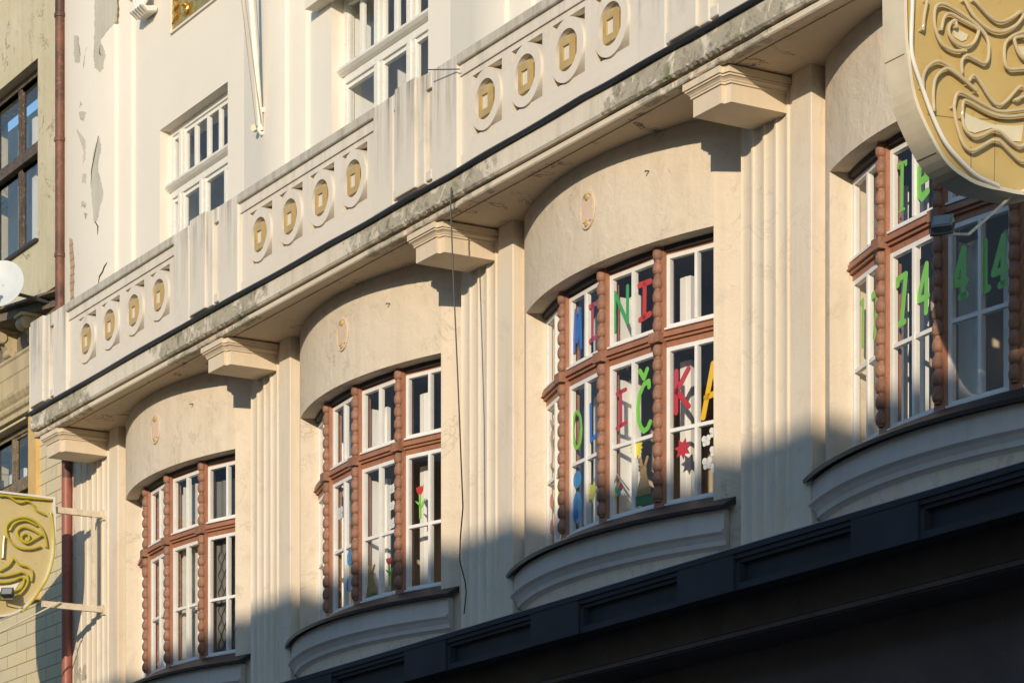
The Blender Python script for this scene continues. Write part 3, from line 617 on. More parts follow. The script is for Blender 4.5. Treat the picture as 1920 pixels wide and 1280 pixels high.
def old_window(x0, x1, z0, z1, trans, posts, mat):
    m = MB(); Y = NY + 0.16
    m.box(x0, x0 + 0.07, Y - 0.03, Y + 0.06, z0, z1); m.box(x1 - 0.07, x1, Y - 0.03, Y + 0.06, z0, z1); m.box(x0 + 0.07, x1 - 0.07, Y - 0.03, Y + 0.06, z1 - 0.07, z1); m.box(x0 + 0.07, x1 - 0.07, Y - 0.03, Y + 0.06, z0, z0 + 0.06)
    m.box(x0 + 0.071, x1 - 0.071, Y - 0.07, Y + 0.05, trans - 0.07, trans + 0.06)
    for a in posts: m.box(a - 0.045, a + 0.045, Y - 0.02, Y + 0.05, z0 + 0.06, trans - 0.09); m.box(a - 0.045, a + 0.045, Y - 0.02, Y + 0.05, trans + 0.08, z1 - 0.07)
    w_ = m.build('old_window', mat, nb)
    cells = [x0 + 0.07]
    for a in posts: cells += [a - 0.045, a + 0.045]
    cells += [x1 - 0.07]
    for k in range(0, len(cells), 2):
        for zz0, zz1 in ((z0 + 0.06, trans - 0.09), (trans + 0.08, z1 - 0.07)):
            a, b = cells[k], cells[k + 1]
            sf = MB(); sf.box(a, a + 0.03, Y - 0.01, Y + 0.02, zz0, zz1); sf.box(b - 0.03, b, Y - 0.01, Y + 0.02, zz0, zz1); sf.box(a + 0.03, b - 0.03, Y - 0.009, Y + 0.019, zz0, zz0 + 0.03); sf.box(a + 0.03, b - 0.03, Y - 0.009, Y + 0.019, zz1 - 0.03, zz1); sf.build('sash', mat, w_)
            p = MB(); p.add([(a, Y + 0.01, zz0), (b, Y + 0.01, zz0), (b, Y + 0.01, zz1), (a, Y + 0.01, zz1)], [(0, 1, 2, 3)]); p.build('pane', M['glass'], w_)
    ic = MB()
    for k in range(0, len(cells), 2): a = (cells[k] + cells[k + 1]) / 2; ic.box(a, a + 0.12, Y + 0.12, Y + 0.16, z0, z1 - 0.4)
    ic.build('inner_casement', M['inner'], w_)
    sl_ = MB(); sl_.box(x0 - 0.03, x1 + 0.03, NY - 0.05, Y + 0.02, z0 - 0.03, z0 - 0.002); sl_.build('sill', M['flash'], w_)
old_window(-4.4, -2.12, 10.40, 12.5, 11.56, (-2.33, -3.06, -3.9), old); old_window(-8.4, -6.2, 10.40, 12.5, 11.56, (-6.5, -7.2, -7.9), old)
pq = on_y(28, 830, NY + 0.16).x
old_window(-4.3, -2.30, 6.3, 8.40, 7.70, (pq, pq - 0.62, pq - 1.2), old2); old_window(-8.4, -6.3, 6.3, 8.40, 7.70, (-6.8, -7.4, -7.9), old2)
rm = MB(); rm.box(-11, -1.3, 1.9, 2.0, 6, 13.5); rm.box(-11, -1.3, 0.72, 1.9, 9.2, 9.3); rm.build('interior', pale, nb)
bp = MB(); bp.box(-1.085, -0.975, UY - 0.006, UY - 0.001, 8.3, 9.75); 
pz = MB(); c0 = (-0.53, -0.10)
pz.tube([(-0.53, -0.10, -EYE + 0.12), (-0.53, -0.10, 9.2)] , 0.056, 16); dp = None
dpipe = thing('downpipe', 'rust red rainwater downpipe between the beige and the cream building', 'drainpipe', (-0.53, -0.10, 0.14))
PXX, PY = -0.585, -0.06
def pipe_piece(z0, z1): q = MB(); q.tube([(PXX, PY, z0), (PXX, PY, z1)], 0.056, 18); return q
pipe_piece(-EYE + 0.14, 7.3).build('pipe', plain('red_pipe_paint', (0.34, 0.11, 0.075), 0.5, 0.15, 3, dirt=((0.2, 0.07, 0.045), 0.6, 0.6)), dpipe, smooth=True)
q = MB(); q.tube([(PXX - 0.42, NY - 0.17, 9.0), (PXX - 0.42, NY - 0.17, 14.6)], 0.056, 18); q.tube([(PXX - 0.42, NY - 0.17, 9.0), (PXX - 0.40, NY - 0.19, 8.7), (PXX - 0.03, PY + 0.01, 7.9), (PXX, PY, 7.6), (PXX, PY, 7.28)], 0.0555, 18); q.build('pipe', M['pipe'], dpipe, smooth=True)
for z in (9.9, 11.2, 12.6):
    q = MB(); q.lathe([(0.0575, -0.025), (0.066, -0.02), (0.066, 0.02), (0.0575, 0.025)], (PXX - 0.42, NY - 0.17, z), 16); q.box(PXX - 0.43, PXX - 0.41, NY - 0.12, NY + 0.02, z - 0.015, z + 0.015); q.build('pipe_clip', M['pipe'], dpipe)

# satellite dish
ds = on_y(0, 531, -0.45); dsh = thing('satellite_dish', 'white satellite dish on the beige building beside the broken cornice', 'satellite dish', (ds.x, NY, ds.z + EYE))
nrm = Vector((0.72, -0.66, 0.22)).normalized(); q = MB()
q.lathe([(0.0, -0.055), (0.10, -0.05), (0.20, -0.03), (0.275, 0.0), (0.285, 0.0), (0.28, -0.012), (0.20, -0.042), (0.0, -0.068)], ds, 40, nrm); q.build('reflector', plain('dish_white', (0.56, 0.58, 0.56), 0.45, 0.04), dsh, smooth=True)
q = MB(); q.tube([ds - nrm * 0.06, ds - nrm * 0.16 + Vector((0, 0.1, -0.02)), Vector((ds.x - 0.1, NY, ds.z - 0.1))], 0.022, 8); q.tube([ds + Vector((0, 0, -0.27)), ds + nrm * 0.30 + Vector((0, 0, -0.16))], 0.011, 6); q.lathe([(0.0, 0), (0.03, 0), (0.03, 0.09), (0.0, 0.09)], ds + nrm * 0.30 + Vector((0, 0, -0.16)), 12, -nrm); q.build('feed_arm', M['metal'], dsh)

# ------------------------------------------------------------------ mask signs
YC = -1.28
half = [(0.70, 6.86), (0.712, 6.60), (0.708, 6.42), (0.685, 6.22), (0.635, 6.03), (0.565, 5.88), (0.48, 5.765), (0.38, 5.665), (0.27, 5.585), (0.14, 5.53)]
outline = None
def _mk():
    return smooth_line([(YC - a, z) for a, z in half] + [(YC, 5.513)] + [(YC + a, z) for a, z in reversed(half)], 4)
def shrink(k): return [(YC + (y - YC) * (1 - k / 0.70), 6.2 + (z - 6.2) * (1 - k / 0.68)) for y, z in outline]
def sign(name, X, label, facecol, rimcol, tubecol, tubes, fills, rt, o=None, th=0.31, rim=()):
    s = thing(name, label, 'sign', (X, YC, 5.513 + EYE)); o = o or outline; cy_ = sum(y for y, z in o) / len(o)
    shr = lambda k: [(cy_ + (y - cy_) * (1 - k / 0.70), 6.2 + (z - 6.2) * (1 - k / 0.68)) for y, z in o]
    m = MB(); i_ = shr(0.022)
    rs = [[Vector((X, y, z)) for y, z in o], [Vector((X - th, y, z)) for y, z in o], [Vector((X - th, y, z)) for y, z in i_], [Vector((X, y, z)) for y, z in i_]]
    m.loft(rs, True); m.build('casing', rimcol, s)
    m = MB(); m.loft([[Vector((X - 0.035, y, z)) for y, z in shr(0.023)], [Vector((X - th + 0.02, y, z)) for y, z in shr(0.023)]]); m.build('face_panel', facecol, s)
    fx = X - 0.034
    for pts, mt in fills:
        m = MB(); m.loft([[Vector((fx + 0.001, y, z)) for y, z in pts], [Vector((fx + 0.006, y, z)) for y, z in pts]]); m.build('painted_patch', mt, s)
    for k, pts in enumerate(tubes):
        m = MB(); P3 = [Vector((fx + 0.036, y, z)) for y, z in smooth_line(pts)]
        m.tube([P3[0] - Vector((0.036, 0, 0))] + P3 + [P3[-1] - Vector((0.036, 0, 0))], rt * (1.2 if k in rim else 1), 8); m.build('neon_tube', M['neonwhite'] if k in rim else tubecol, s, smooth=True)
    return s
def smooth_line(p, n=5):
    if len(p) < 3: return p
    out = []
    for i in range(len(p) - 1):
        a, b, c, d = p[max(i - 1, 0)], p[i], p[i + 1], p[min(i + 2, len(p) - 1)]
        for k in range(n):
            t = k / n
            out.append(tuple(0.5 * ((2 * b[j]) + (-a[j] + c[j]) * t + (2 * a[j] - 5 * b[j] + 4 * c[j] - d[j]) * t * t + (-a[j] + 3 * b[j] - 3 * c[j] + d[j]) * t ** 3) for j in (0, 1)))
    return out + [p[-1]]
outline = _mk()
def mir(p): return [(2 * YC - y, z) for y, z in p]
XR_ = 17.05; XL_ = 0.38
def face(X, ox, oy, s): return lambda L: [(lambda v: (v.y, v.z))(on_x(ox + a / s, oy + b / s, X + 0.0)) for a, b in L]
F = face(XR_, 1640, 0, 3.2)
eyeo = F([(545, 305), (470, 305), (400, 260), (360, 160), (360, 60), (390, 25), (450, 40), (560, 110), (640, 180), (680, 250), (680, 350), (655, 380), (600, 355), (555, 335), (525, 360), (520, 400), (525, 440)])
eyei = F([(400, 175), (415, 110), (450, 85), (520, 120), (610, 170), (620, 200), (590, 260), (540, 280), (480, 255), (445, 200), (450, 150), (480, 125), (490, 160)])
bord = F([(225, 0), (222, 100), (218, 270), (232, 370), (275, 500), (340, 680), (420, 850), (520, 970), (620, 1060), (740, 1115)])
bord = [(bord[0][0], 6.80)] + bord
brow = F([(290, 175), (295, 100), (315, 0)]); ck1 = F([(290, 520), (290, 460), (320, 400), (380, 370), (450, 400), (500, 445), (560, 500), (610, 545)]); ck2 = F([(355, 660), (350, 560), (365, 470), (420, 415), (470, 430), (560, 500)])
v1 = F([(540, 0), (590, 90), (660, 160), (720, 190)]); v2 = F([(600, 0), (680, 90), (740, 130)])
nose = F([(570, 480), (590, 455), (620, 475), (680, 570), (720, 620), (740, 630)])
mo_ = F([(475, 640), (490, 740), (530, 860), (580, 905), (640, 880), (700, 845), (730, 845)]); mo2 = F([(740, 668), (640, 620), (530, 560), (490, 570), (475, 640)])
mi_ = F([(525, 700), (540, 770), (590, 820), (640, 815), (700, 785), (730, 785)]); mi2 = F([(740, 695), (660, 665), (560, 610), (530, 615), (525, 700)])
def sym(p):                                          # carry a half line over to the other half of the face
    e = p[-1][0]; return p + [(2 * e - y, z) for y, z in reversed(p[:-1])]
symR = [sym(v1), sym(v2), sym(nose), sym(list(mo_)), sym(list(mi_)), sym(list(reversed(mo2))), sym(list(reversed(mi2)))]
mx_ = mo_[-1][0]
def mirx(p): return [(2 * mx_ - y, z) for y, z in p]
wp = F([(545, 660), (600, 690), (720, 735)]); wq = F([(720, 760), (620, 790), (560, 770)])
teeth = wp + [(2 * mx_ - y, z) for y, z in reversed(wp)] + [(2 * mx_ - y, z) for y, z in reversed(wq)] + wq
ewh = F([(490, 160), (530, 175), (580, 200), (570, 230), (540, 240), (500, 215)])
clampy = lambda L: [[(max(-2.10, min(-0.50, y)), z) for y, z in p] for p in L]
M['neonwhite'] = plain('white_neon_glass', (0.80, 0.76, 0.66), 0.2, 0.05); M['seam'] = plain('seam_dirt', (0.20, 0.15, 0.08), 0.8, 0.2); fcR = plain('ochre_face_enamel', (0.55, 0.395, 0.145), 0.38, 0.06, 2.5, dirt=((0.45, 0.31, 0.12), 0.62, 0.5)); rimR = plain('cream_tin', (0.76, 0.66, 0.47), 0.5, 0.10, 4, dirt=((0.45, 0.37, 0.25), 0.66, 0.5))
tubeR = plain('unlit_neon_glass', (0.58, 0.47, 0.28), 0.16, 0.12); whiteR = plain('cream_enamel', (0.70, 0.62, 0.42), 0.4, 0.05)
ho = [(v.y, v.z) for v in (on_x(a, b, XR_) for a, b in ((1696, 51), (1702, 113), (1714, 185), (1743, 254), (1777, 309), (1819, 340), (1850, 352), (1880, 358)))]
ho = [(ho[0][0] + 0.03, 7.05), (ho[0][0] - 0.004, 6.8)] + ho
yc_ = ho[-1][0]; outR = smooth_line(ho + [(2 * yc_ - y, z) for y, z in reversed(ho[:-1])], 4)
sgR = sign('mask_sign', XR_, 'large ochre scowling theatre mask sign with unlit neon tubes, cut by the picture edge', fcR, rimR, tubeR,
     clampy([eyeo, mirx(eyeo), eyei, mirx(eyei), bord, mir(bord), brow, mirx(brow), ck1, ck2, mirx(ck1), mirx(ck2)] + symR), [(teeth, whiteR), (ewh, whiteR), (mirx(ewh), whiteR)], 0.0105, outR, 0.20, (4, 5))
G = face(XL_, 0, 860, 4.0)
l_top = G([(0, 270), (200, 290), (385, 305)]); l_top = [(2 * YC - l_top[-1][0], l_top[-1][1])] + l_top
TL = [G(p) for p in ([(0, 275), (60, 280), (140, 325), (200, 315), (240, 335), (270, 380), (335, 415)], [(380, 400), (400, 520), (405, 660), (395, 760), (360, 880), (300, 980), (230, 1080), (170, 1140)],
     [(350, 655), (330, 560), (280, 480), (200, 440), (110, 450), (50, 500), (60, 590), (130, 660), (220, 675), (300, 655)], [(270, 495), (190, 460), (110, 480), (75, 530)], [(320, 575), (240, 530), (170, 510), (125, 545), (150, 600), (200, 630), (260, 600), (310, 570)],
     [(190 + 30 * cos(k * 0.7), 590 + 30 * sin(k * 0.7)) for k in range(10)], [(30, 580), (20, 740)], [(100, 740), (150, 790), (210, 810), (240, 850), (235, 910)], [(100, 745), (60, 800), (0, 835)])]
ml1 = G([(165, 845), (200, 870), (205, 930), (160, 1000), (80, 1045), (0, 1040)]); ml1b = G([(165, 845), (80, 870), (0, 880)]); ml2 = G([(155, 885), (180, 900), (160, 960), (100, 990), (0, 1000)]); ml2b = G([(155, 885), (90, 915), (0, 925)])
def symc(p): return list(p) + [(2 * YC - y, z) for y, z in reversed(p)]
tl = G([(0, 950), (90, 940), (155, 920), (120, 975), (0, 990)]); tl = tl + [(2 * YC - y, z) for y, z in (tl[4], tl[3], tl[2], tl[1], tl[0])]
tubesL = [l_top] + TL + [mir(p) for p in TL] + [symc(p) for p in (ml1, ml1b, ml2, ml2b)]
fcL = plain('straw_face_enamel', (0.57, 0.46, 0.22), 0.4, 0.06, 3, dirt=((0.48, 0.36, 0.15), 0.6, 0.5)); tubeL = plain('yellow_neon_glass', (0.47, 0.40, 0.03), 0.25, 0.1)
for pts in ([(1739, 215), (1800, 222), (1919, 226)], [(1820, 275), (1821, 322)], [(1866, 230), (1864, 350)]):
    m = MB(); P3 = [on_x(x, y, XR_ - 0.0335) for x, y in pts]; m.tube(P3, 0.002, 4); m.build('panel_seam', M['seam'], sgR)
for f_ in (0.26, 0.55, 0.66):
    i0 = int(f_ * len(outR) / 2); y, z = outR[i0 + 2]; m = MB(); cy0 = yc_; k_ = 1.003
    m.tube([Vector((XR_ - 0.02, yc_ + (y - yc_) * k_, 6.2 + (z - 6.2) * k_)), Vector((XR_ - 0.20, yc_ + (y - yc_) * k_, 6.2 + (z - 6.2) * k_))], 0.0022, 4); m.build('rim_seam', M['seam'], sgR)
sgL = sign('mask_sign', XL_, 'yellow laughing theatre mask sign with yellow neon tubes on steel arms', fcL, plain('pale_tin', (0.74, 0.70, 0.62), 0.45, 0.06), tubeL, tubesL, [(tl, plain('white_enamel', (0.8, 0.78, 0.70), 0.4, 0.04))], 0.012)
for s_, X in ((sgL, XL_), (sgR, XR_)):
    for z in (6.742, 5.715):
        m = MB(); m.box(X - 0.10, X - 0.05, -0.70 if z < 6 else -0.60, 0.03, z - 0.035, z + 0.03); m.box(X - 0.12, X - 0.03, -0.012, 0.03, z - 0.06, z + 0.05); m.build('support_arm', M['signarm'], s_)
    m = MB(); m.box(X - 0.095, X - 0.055, -0.13, -0.095, 5.7455, 6.706); m.build('strut', M['signarm'], s_)
# floodlights
def flood(arm, head, tilt, label, K=0.6, lm='lampgrey'):
    s = thing('floodlight', label, 'floodlight', (head.x, head.y, head.z + EYE - 0.08), 'floodlights on the mask signs')
    R3 = Matrix.Rotation(tilt, 3, 'Z') @ Matrix.Rotation(-0.5, 3, 'X')
    mp = lambda p: head + R3 @ (p * K)
    m = MB(); m.box(-0.10, 0.10, -0.02, 0.05, -0.07, 0.07, mp); m.box(-0.075, 0.075, 0.05, 0.08, -0.05, 0.05, mp)
    for k in range(5): m.box(-0.07 + k * 0.033, -0.062 + k * 0.033, 0.08, 0.105, -0.05, 0.05, mp)
    m.box(-0.108, 0.108, -0.035, -0.02, -0.078, 0.078, mp); m.build('lamp_housing', M[lm], s)
    m = MB(); m.box(-0.088, 0.088, -0.041, -0.036, -0.058, 0.058, mp); m.build('lamp_glass', M['lampfront'], s)
    m = MB(); m.tube([mp(Vector((-0.115, 0.02, 0))), mp(Vector((-0.115, 0.02, -0.13))), mp(Vector((0.115, 0.02, -0.13))), mp(Vector((0.115, 0.02, 0)))], 0.008, 6); m.build('yoke', M['metal'], s)
    m = MB(); y_ = mp(Vector((0, 0.02, -0.13))); m.tube([y_ if a is None else a for a in arm], 0.009, 8); m.build('lamp_arm', M['signarm'], s)
    return s
M['lampdark'] = plain('lamp_black', (0.035, 0.035, 0.034), 0.5, 0.2, 8); M['lampgrey'] = plain('lamp_grey', (0.20, 0.20, 0.18), 0.5, 0.2, 8); M['lampfront'] = plain('lamp_front', (0.25, 0.26, 0.26), 0.15, 0.1)
hl = on_x(14, 1110, XL_ + 0.12); ra = Vector((XL_ - 0.02, -0.52, 5.74)); rb = on_x(-60, 1215, XL_ + 0.12)
flood([rb, ra + (rb - ra) * 0.5, ra], hl, 0.9, 'small black floodlight on a long rod in front of the yellow laughing mask sign', 0.62, 'lampdark')
hr = on_x(1768, 418, XR_ + 0.10)
flood([None, hr + Vector((0.03, 0.16, -0.05)), Vector((XR_ - 0.10, -1.20, 5.50))], hr, 0.6, 'grey floodlight on a short arm under the ochre scowling mask sign', 0.56)

# ------------------------------------------------------------------ flagpole, cables
fp = thing('flagpole', 'slanting white flagpole with two halyard ropes on the upper wall', 'flagpole', (4.0, UY, 9.9 + EYE))
b0 = on_y(489, 245, UY - 0.10); b1 = on_y(471, 0, -0.10)
q = MB(); d_ = (b1 - b0); q.tube([b0, b0 + d_ * 0.2, b0 + d_ * 2.2], [0.030, 0.031, 0.036], 14); q.build('pole', plain('pole_paint', (0.80, 0.75, 0.64), 0.45, 0.06), fp, smooth=True)
q = MB(); q.tube([b0 + Vector((0.06, 0.14, 0.18)), b0 + Vector((0.03, 0.0, 0.20)), b0 + Vector((0, -0.03, 0.20))], 0.02, 8); q.lathe([(0.0, 0), (0.045, 0), (0.045, 0.04), (0.03, 0.05)], b0 + Vector((0, 0, 0.17)), 12); q.tube([b0 + Vector((0.03, 0.10, -0.02)), b0 + Vector((0, 0, -0.03)), b0 + Vector((0, -0.03, 0.02))], 0.022, 8); q.build('pole_socket', M['oldwhite'], fp)
q = MB(); q.lathe([(0.0, -0.02), (0.035, -0.02), (0.028, 0.0), (0.035, 0.02), (0.0, 0.02)], b0 + Vector((-0.10, -0.02, 0.05)), 14, (0.6, -0.8, 0)); q.build('cleat', M['signarm'], fp)
rp = plain('rope', (0.42, 0.33, 0.22), 0.9, 0.1)
for a, b in (((480, 238), (453, 0)), ((489, 232), (460, 0))):
    pa, pb = on_y(*a, UY - 0.13), on_y(*b, -0.15); q = MB(); q.tube([pa, pa + (pb - pa) * 2.2], 0.0045, 5); q.build('halyard', rp, fp)
lc = MB(); pts = []
ks = [(-0.25, 7.862), (0.4, 7.868), (3.9, 7.872), (7.1, 7.86), (9.25, 7.86), (11.3, 7.878), (12.8, 7.872), (15, 7.868), (18, 7.87), (21, 7.87)]
for i in range(len(ks) - 1):
    for k in range(10):
        u = k / 10; pts.append((ks[i][0] + (ks[i + 1][0] - ks[i][0]) * u, -0.662 + 0.003 * sin(i * 10 + k), ks[i][1] + (ks[i + 1][1] - ks[i][1]) * u + 0.003 * sin(i * 3 + k * 0.7)))
lc.tube([(x, y, z - 0.008) for x, y, z in pts], 0.021, 8); tag(lc.build('ledge_cable', M['cable'], smooth=True), 'thick black cable running along the balcony ledge', 'cable')
hc = MB(); hp = [on_y(x, y, Y) for x, y, Y in ((846, 352, -0.665), (845, 390, -0.66), (850, 520, -0.64), (858, 700, -0.60), (862, 800, -0.56), (868, 950, -0.50), (863, 1010, -0.45), (862, 1050, -0.40), (872, 1090, -0.34), (874, 1110, -0.32), (870, 1150, -0.30))]
hc.tube(hp, 0.006, 6)
tag(hc.build('hanging_wire', M['cable'], smooth=True), 'thin dark wire hanging loose from the balcony ledge beside the fluted pilaster', 'wire')
sw = MB(); sw.tube([on_y(794 + 68, 132 - 2, -0.67), on_y(826, 136, -0.66) + Vector((0, -0.12, 0))], 0.005, 5); tag(sw.build('iron_rod', M['metal']), 'short dark iron rod sticking out of the balcony coping', 'rod')

# ------------------------------------------------------------------ stickers in the windows
def chart(t, R=RW + 0.0): pass
def casement(t, px):                                 # casement index of a point on the window
    a, _ = on_arc(px, 800, t, RW); return max(0, min(3, int((a + 21.6) // 10.8)))
def plane_uv(t, i, px, py):                          # point of the photo -> (u, z) on the flat glass of casement i
    a, b = arc_pt(t, AN[i], RW, 0), arc_pt(t, AN[i + 1], RW, 0); d = b - a; L = d.length; d.normalize()
    al = (px - 960) / FPX; v = (_f[0] + al * _r[0], _f[1] + al * _r[1])
    ox, oy = XC - a.x, -DC - a.y; det = -v[0] * d.y + v[1] * d.x
    s = (ox * d.y - oy * d.x) / det if abs(det) > 1e-9 else 0
    D = s; qx, qy = ox + D * v[0], oy + D * v[1]
    return qx * d.x + qy * d.y, (YH - py) * D / FPX
class Glyph:
    def __init__(s, t, i, ox=0, oy=0, sc=1.0):
        s.t, s.i, s.o, s.sc = t, i, (ox, oy), sc; s.mb = MB()
        a, b = arc_pt(t, AN[i], RW, 0), arc_pt(t, AN[i + 1], RW, 0); d = (b - a).normalized(); n = Vector((d.y, -d.x, 0))
        s.f0 = lambda u, v, k=0: a + d * u + n * (0.0005 + k * 0.5) + Vector((0, 0, v)); s.f1 = lambda u, v, k=0: a + d * u + n * (-0.0032) + Vector((0, 0, v))
    def p(s, q): return plane_uv(s.t, s.i, s.o[0] + q[0] / s.sc, s.o[1] + q[1] / s.sc)
    def stroke(s, pts, w): s.mb.ribbon([s.p(q) for q in pts], w, s.f0, s.f1); return s
    def poly(s, pts): s.mb.slab([s.p(q) for q in pts], s.f0, s.f1); return s
    def upoly(s, pts): s.mb.slab(pts, s.f0, s.f1); return s
    def star(s, c, r, n=7, inner=0.5, ph=0.3):
        u, v = s.p(c); return s.upoly([(u + (r if k % 2 == 0 else r * inner) * cos(ph + pi * k / n), v + (r if k % 2 == 0 else r * inner) * sin(ph + pi * k / n)) for k in range(2 * n)])
    def disc(s, c, r, ry=None):
        u, v = s.p(c); return s.upoly([(u + r * cos(k * pi / 10), v + (ry or r) * sin(k * pi / 10)) for k in range(20)])
    def done(s, name, mat, label, cat, group): return tag(s.mb.build(name, M[mat]), label, cat, group)
LG = 'children\'s letters stuck on the bow windows'
A_ = (1000, 440, 4.266); B_ = (1000, 720, 4.266)
def letter(t, i, fr_, mat, label, strokes, w=0.030):
    gl = Glyph(t, i, *fr_)
    for s in strokes: gl.stroke(s, w)
    return gl.done('window_letter', mat, label, 'letter', LG)
letter(2, 1, A_, 's_blue', 'blue letter M, first of the word MINI', [[(322, 935), (338, 610), (350, 850), (372, 595), (378, 900)]], 0.04)
letter(2, 1, A_, 's_crimson', 'red letter I between the blue M and a bead column', [[(447, 577), (505, 547)], [(474, 565), (470, 840)], [(450, 852), (505, 812)]], 0.036)
letter(2, 2, A_, 's_green', 'green letter N in the word MINI', [[(648, 770), (650, 465), (752, 705), (753, 412)]], 0.034)
letter(2, 2, A_, 's_red', 'bright red letter I, last of the word MINI', [[(846, 405), (935, 372)], [(890, 390), (886, 655)], [(852, 682), (932, 632)]], 0.046)
letter(2, 2, B_, 's_crimson', 'red letter I below the green N', [[(668, 75), (738, 42)], [(697, 60), (700, 330)], [(668, 350), (740, 305)]], 0.032)
letter(2, 2, A_, 's_lime', 'lime green letter C with a hook above it', [[(852, 1090), (885, 1148), (910, 1075)], [(925, 1215), (922, 1170), (885, 1195), (848, 1280), (836, 1390), (840, 1480), (860, 1540), (885, 1570), (915, 1545), (935, 1495)]], 0.040)
letter(2, 3, A_, 's_crimson', 'dull red letter K beside the yellow A', [[(1143, 1095), (1140, 1420)], [(1240, 1070), (1145, 1255)], [(1145, 1245), (1240, 1370)]], 0.044)
letter(2, 3, A_, 's_amber', 'amber yellow letter A at the edge of the window', [[(1358, 1460), (1438, 1030), (1500, 1400)], [(1380, 1300), (1478, 1255)]], 0.046)
letter(2, 1, B_, 's_lime', 'pale green letter O under the blue M', [[(350 + 33 * cos(k * pi / 12), 365 - 145 * sin(k * pi / 12)) for k in range(25)]], 0.030)
letter(2, 1, B_, 's_blue', 'blue letter L between the green O and a bead column', [[(456, 165), (459, 452), (505, 405)]], 0.034)
letter(2, 0, B_, 's_ghost', 'brown letter S with a hook in the narrow leftmost casement', [[(138, 300), (147, 330), (156, 290)], [(158, 395), (146, 390), (140, 440), (150, 500), (156, 560), (150, 640), (138, 650)]], 0.035)
PG = 'green telephone letters stuck on the right bow window'
D_ = (1400, 0, 3.048); E_ = (1400, 400, 2.783)
def phone(i, fr_, label, strokes, w=0.05):
    w *= 0.88
    gl = Glyph(3, i, *fr_)
    for s in strokes: gl.stroke(s, w)
    return gl.done('window_letter', 's_phone', label, 'letter', PG)
Glyph(3, 1, *D_).poly([(857, 966), (861, 934), (914, 912), (915, 943), (906, 952), (902, 934), (896, 936), (892, 1188), (903, 1186), (902, 1199), (867, 1217), (868, 1203), (877, 1200), (880, 943), (871, 948), (866, 968)]).done('window_letter', 's_phone', 'green capital letter T on the right bow window', 'letter', PG)
phone(1, D_, 'green small letter e beside the capital T', [[(983, 1045), (1030, 1015), (1026, 960), (1005, 935), (985, 970), (980, 1050), (985, 1110), (1005, 1130), (1032, 1095)]], 0.06)
phone(0, E_, 'pale green figure 1 in the narrow leftmost casement', [[(598, 470), (606, 455), (604, 690)]], 0.045)
phone(0, E_, 'green figure 7 half hidden behind a bead column', [[(655, 430), (682, 410), (665, 645)]], 0.055)
phone(1, E_, 'green figure 7 right of the first bead column', [[(787, 375), (787, 345), (830, 318), (808, 570)], [(797, 577), (822, 565)]], 0.05)
phone(1, E_, 'green figure 4 next to the bare 7', [[(935, 515), (938, 265), (892, 455), (945, 430)]], 0.05)
phone(2, E_, 'dark shaded green figure 4 beside a glazing bar', [[(1130, 430), (1132, 185), (1082, 375), (1148, 350)], [(1115, 437), (1145, 425)]], 0.055)
phone(2, E_, 'dark shaded green figure 1 before the last 4', [[(1222, 200), (1243, 148), (1243, 398)], [(1226, 408), (1262, 390)]], 0.055)
phone(2, E_, 'dark shaded green figure 4, the last of the number', [[(1338, 365), (1340, 120), (1288, 315), (1358, 288)], [(1322, 375), (1352, 360)]], 0.055)
SG = 'cut paper decorations stuck on the windows'
def deco(name, cat, mat, label, gl, group=SG): return gl.done(name, mat, label, cat, group)
deco('paper_star', 'star', 's_crimson', 'red spiky paper star under the red K', Glyph(2, 3, *B_).star((1195, 515), 0.085, 7, 0.55))
deco('paper_star', 'star', 's_yellow', 'yellow spiky paper star under the blue L', Glyph(2, 1, *B_).star((472, 862), 0.10, 7, 0.5))
deco('paper_sun', 'sun', 's_yellow', 'yellow paper sun half behind a glazing bar above the gold rabbit', Glyph(2, 2, *B_).star((822, 508), 0.085, 14, 0.72))
deco('paper_sun', 'sun', 's_yellow', 'yellow paper sun in the narrow leftmost casement', Glyph(2, 0, *B_).star((192, 870), 0.12, 12, 0.7))
deco('paper_flower', 'flower', 's_sky', 'small blue paper flower under the green O', Glyph(2, 1, *B_).disc((350, 762), 0.07))
deco('paper_egg', 'egg', 's_sky', 'large blue paper egg under the small blue flower', Glyph(2, 1, *B_).disc((350, 985), 0.078, 0.13))
def rabbit(t, i, fr_, c, k, mat, label):
    gl = Glyph(t, i, *fr_); X, Y = c
    gl.poly([(X + a * k, Y + b * k) for a, b in ((-60, 0), (-48, -90), (-32, -150), (-22, -215), (-26, -250), (-18, -270), (18, -285), (26, -255), (24, -220), (36, -160), (56, -100), (70, -30))])
    gl.stroke([(X - 14 * k, Y - 265 * k), (X - 26 * k, Y - 335 * k)], 0.028); gl.stroke([(X + 14 * k, Y - 280 * k), (X + 34 * k, Y - 350 * k)], 0.028)
    return deco('paper_rabbit', 'rabbit', mat, label, gl)
rabbit(2, 2, B_, (880, 905), 0.92, 's_tan', 'golden paper rabbit in the window with the coloured letters')
C_ = (580, 880, 4.922)
rabbit(1, 2, C_, (572, 1165), 0.80, 's_tan', 'olive brown paper rabbit in the window with the tulips')
deco('paper_grass', 'grass strip', 's_dkgreen', 'green paper grass strip under the golden rabbit', Glyph(2, 2, *B_).poly([(795, 905), (955, 870), (957, 945), (795, 985)]))
deco('paper_grass', 'grass strip', 's_dkgreen', 'dark green paper grass mound under the brown rabbit', Glyph(1, 2, *C_).poly([(500, 1180), (540, 1165), (580, 1130), (600, 1125), (632, 1150), (632, 1215), (500, 1245)]))
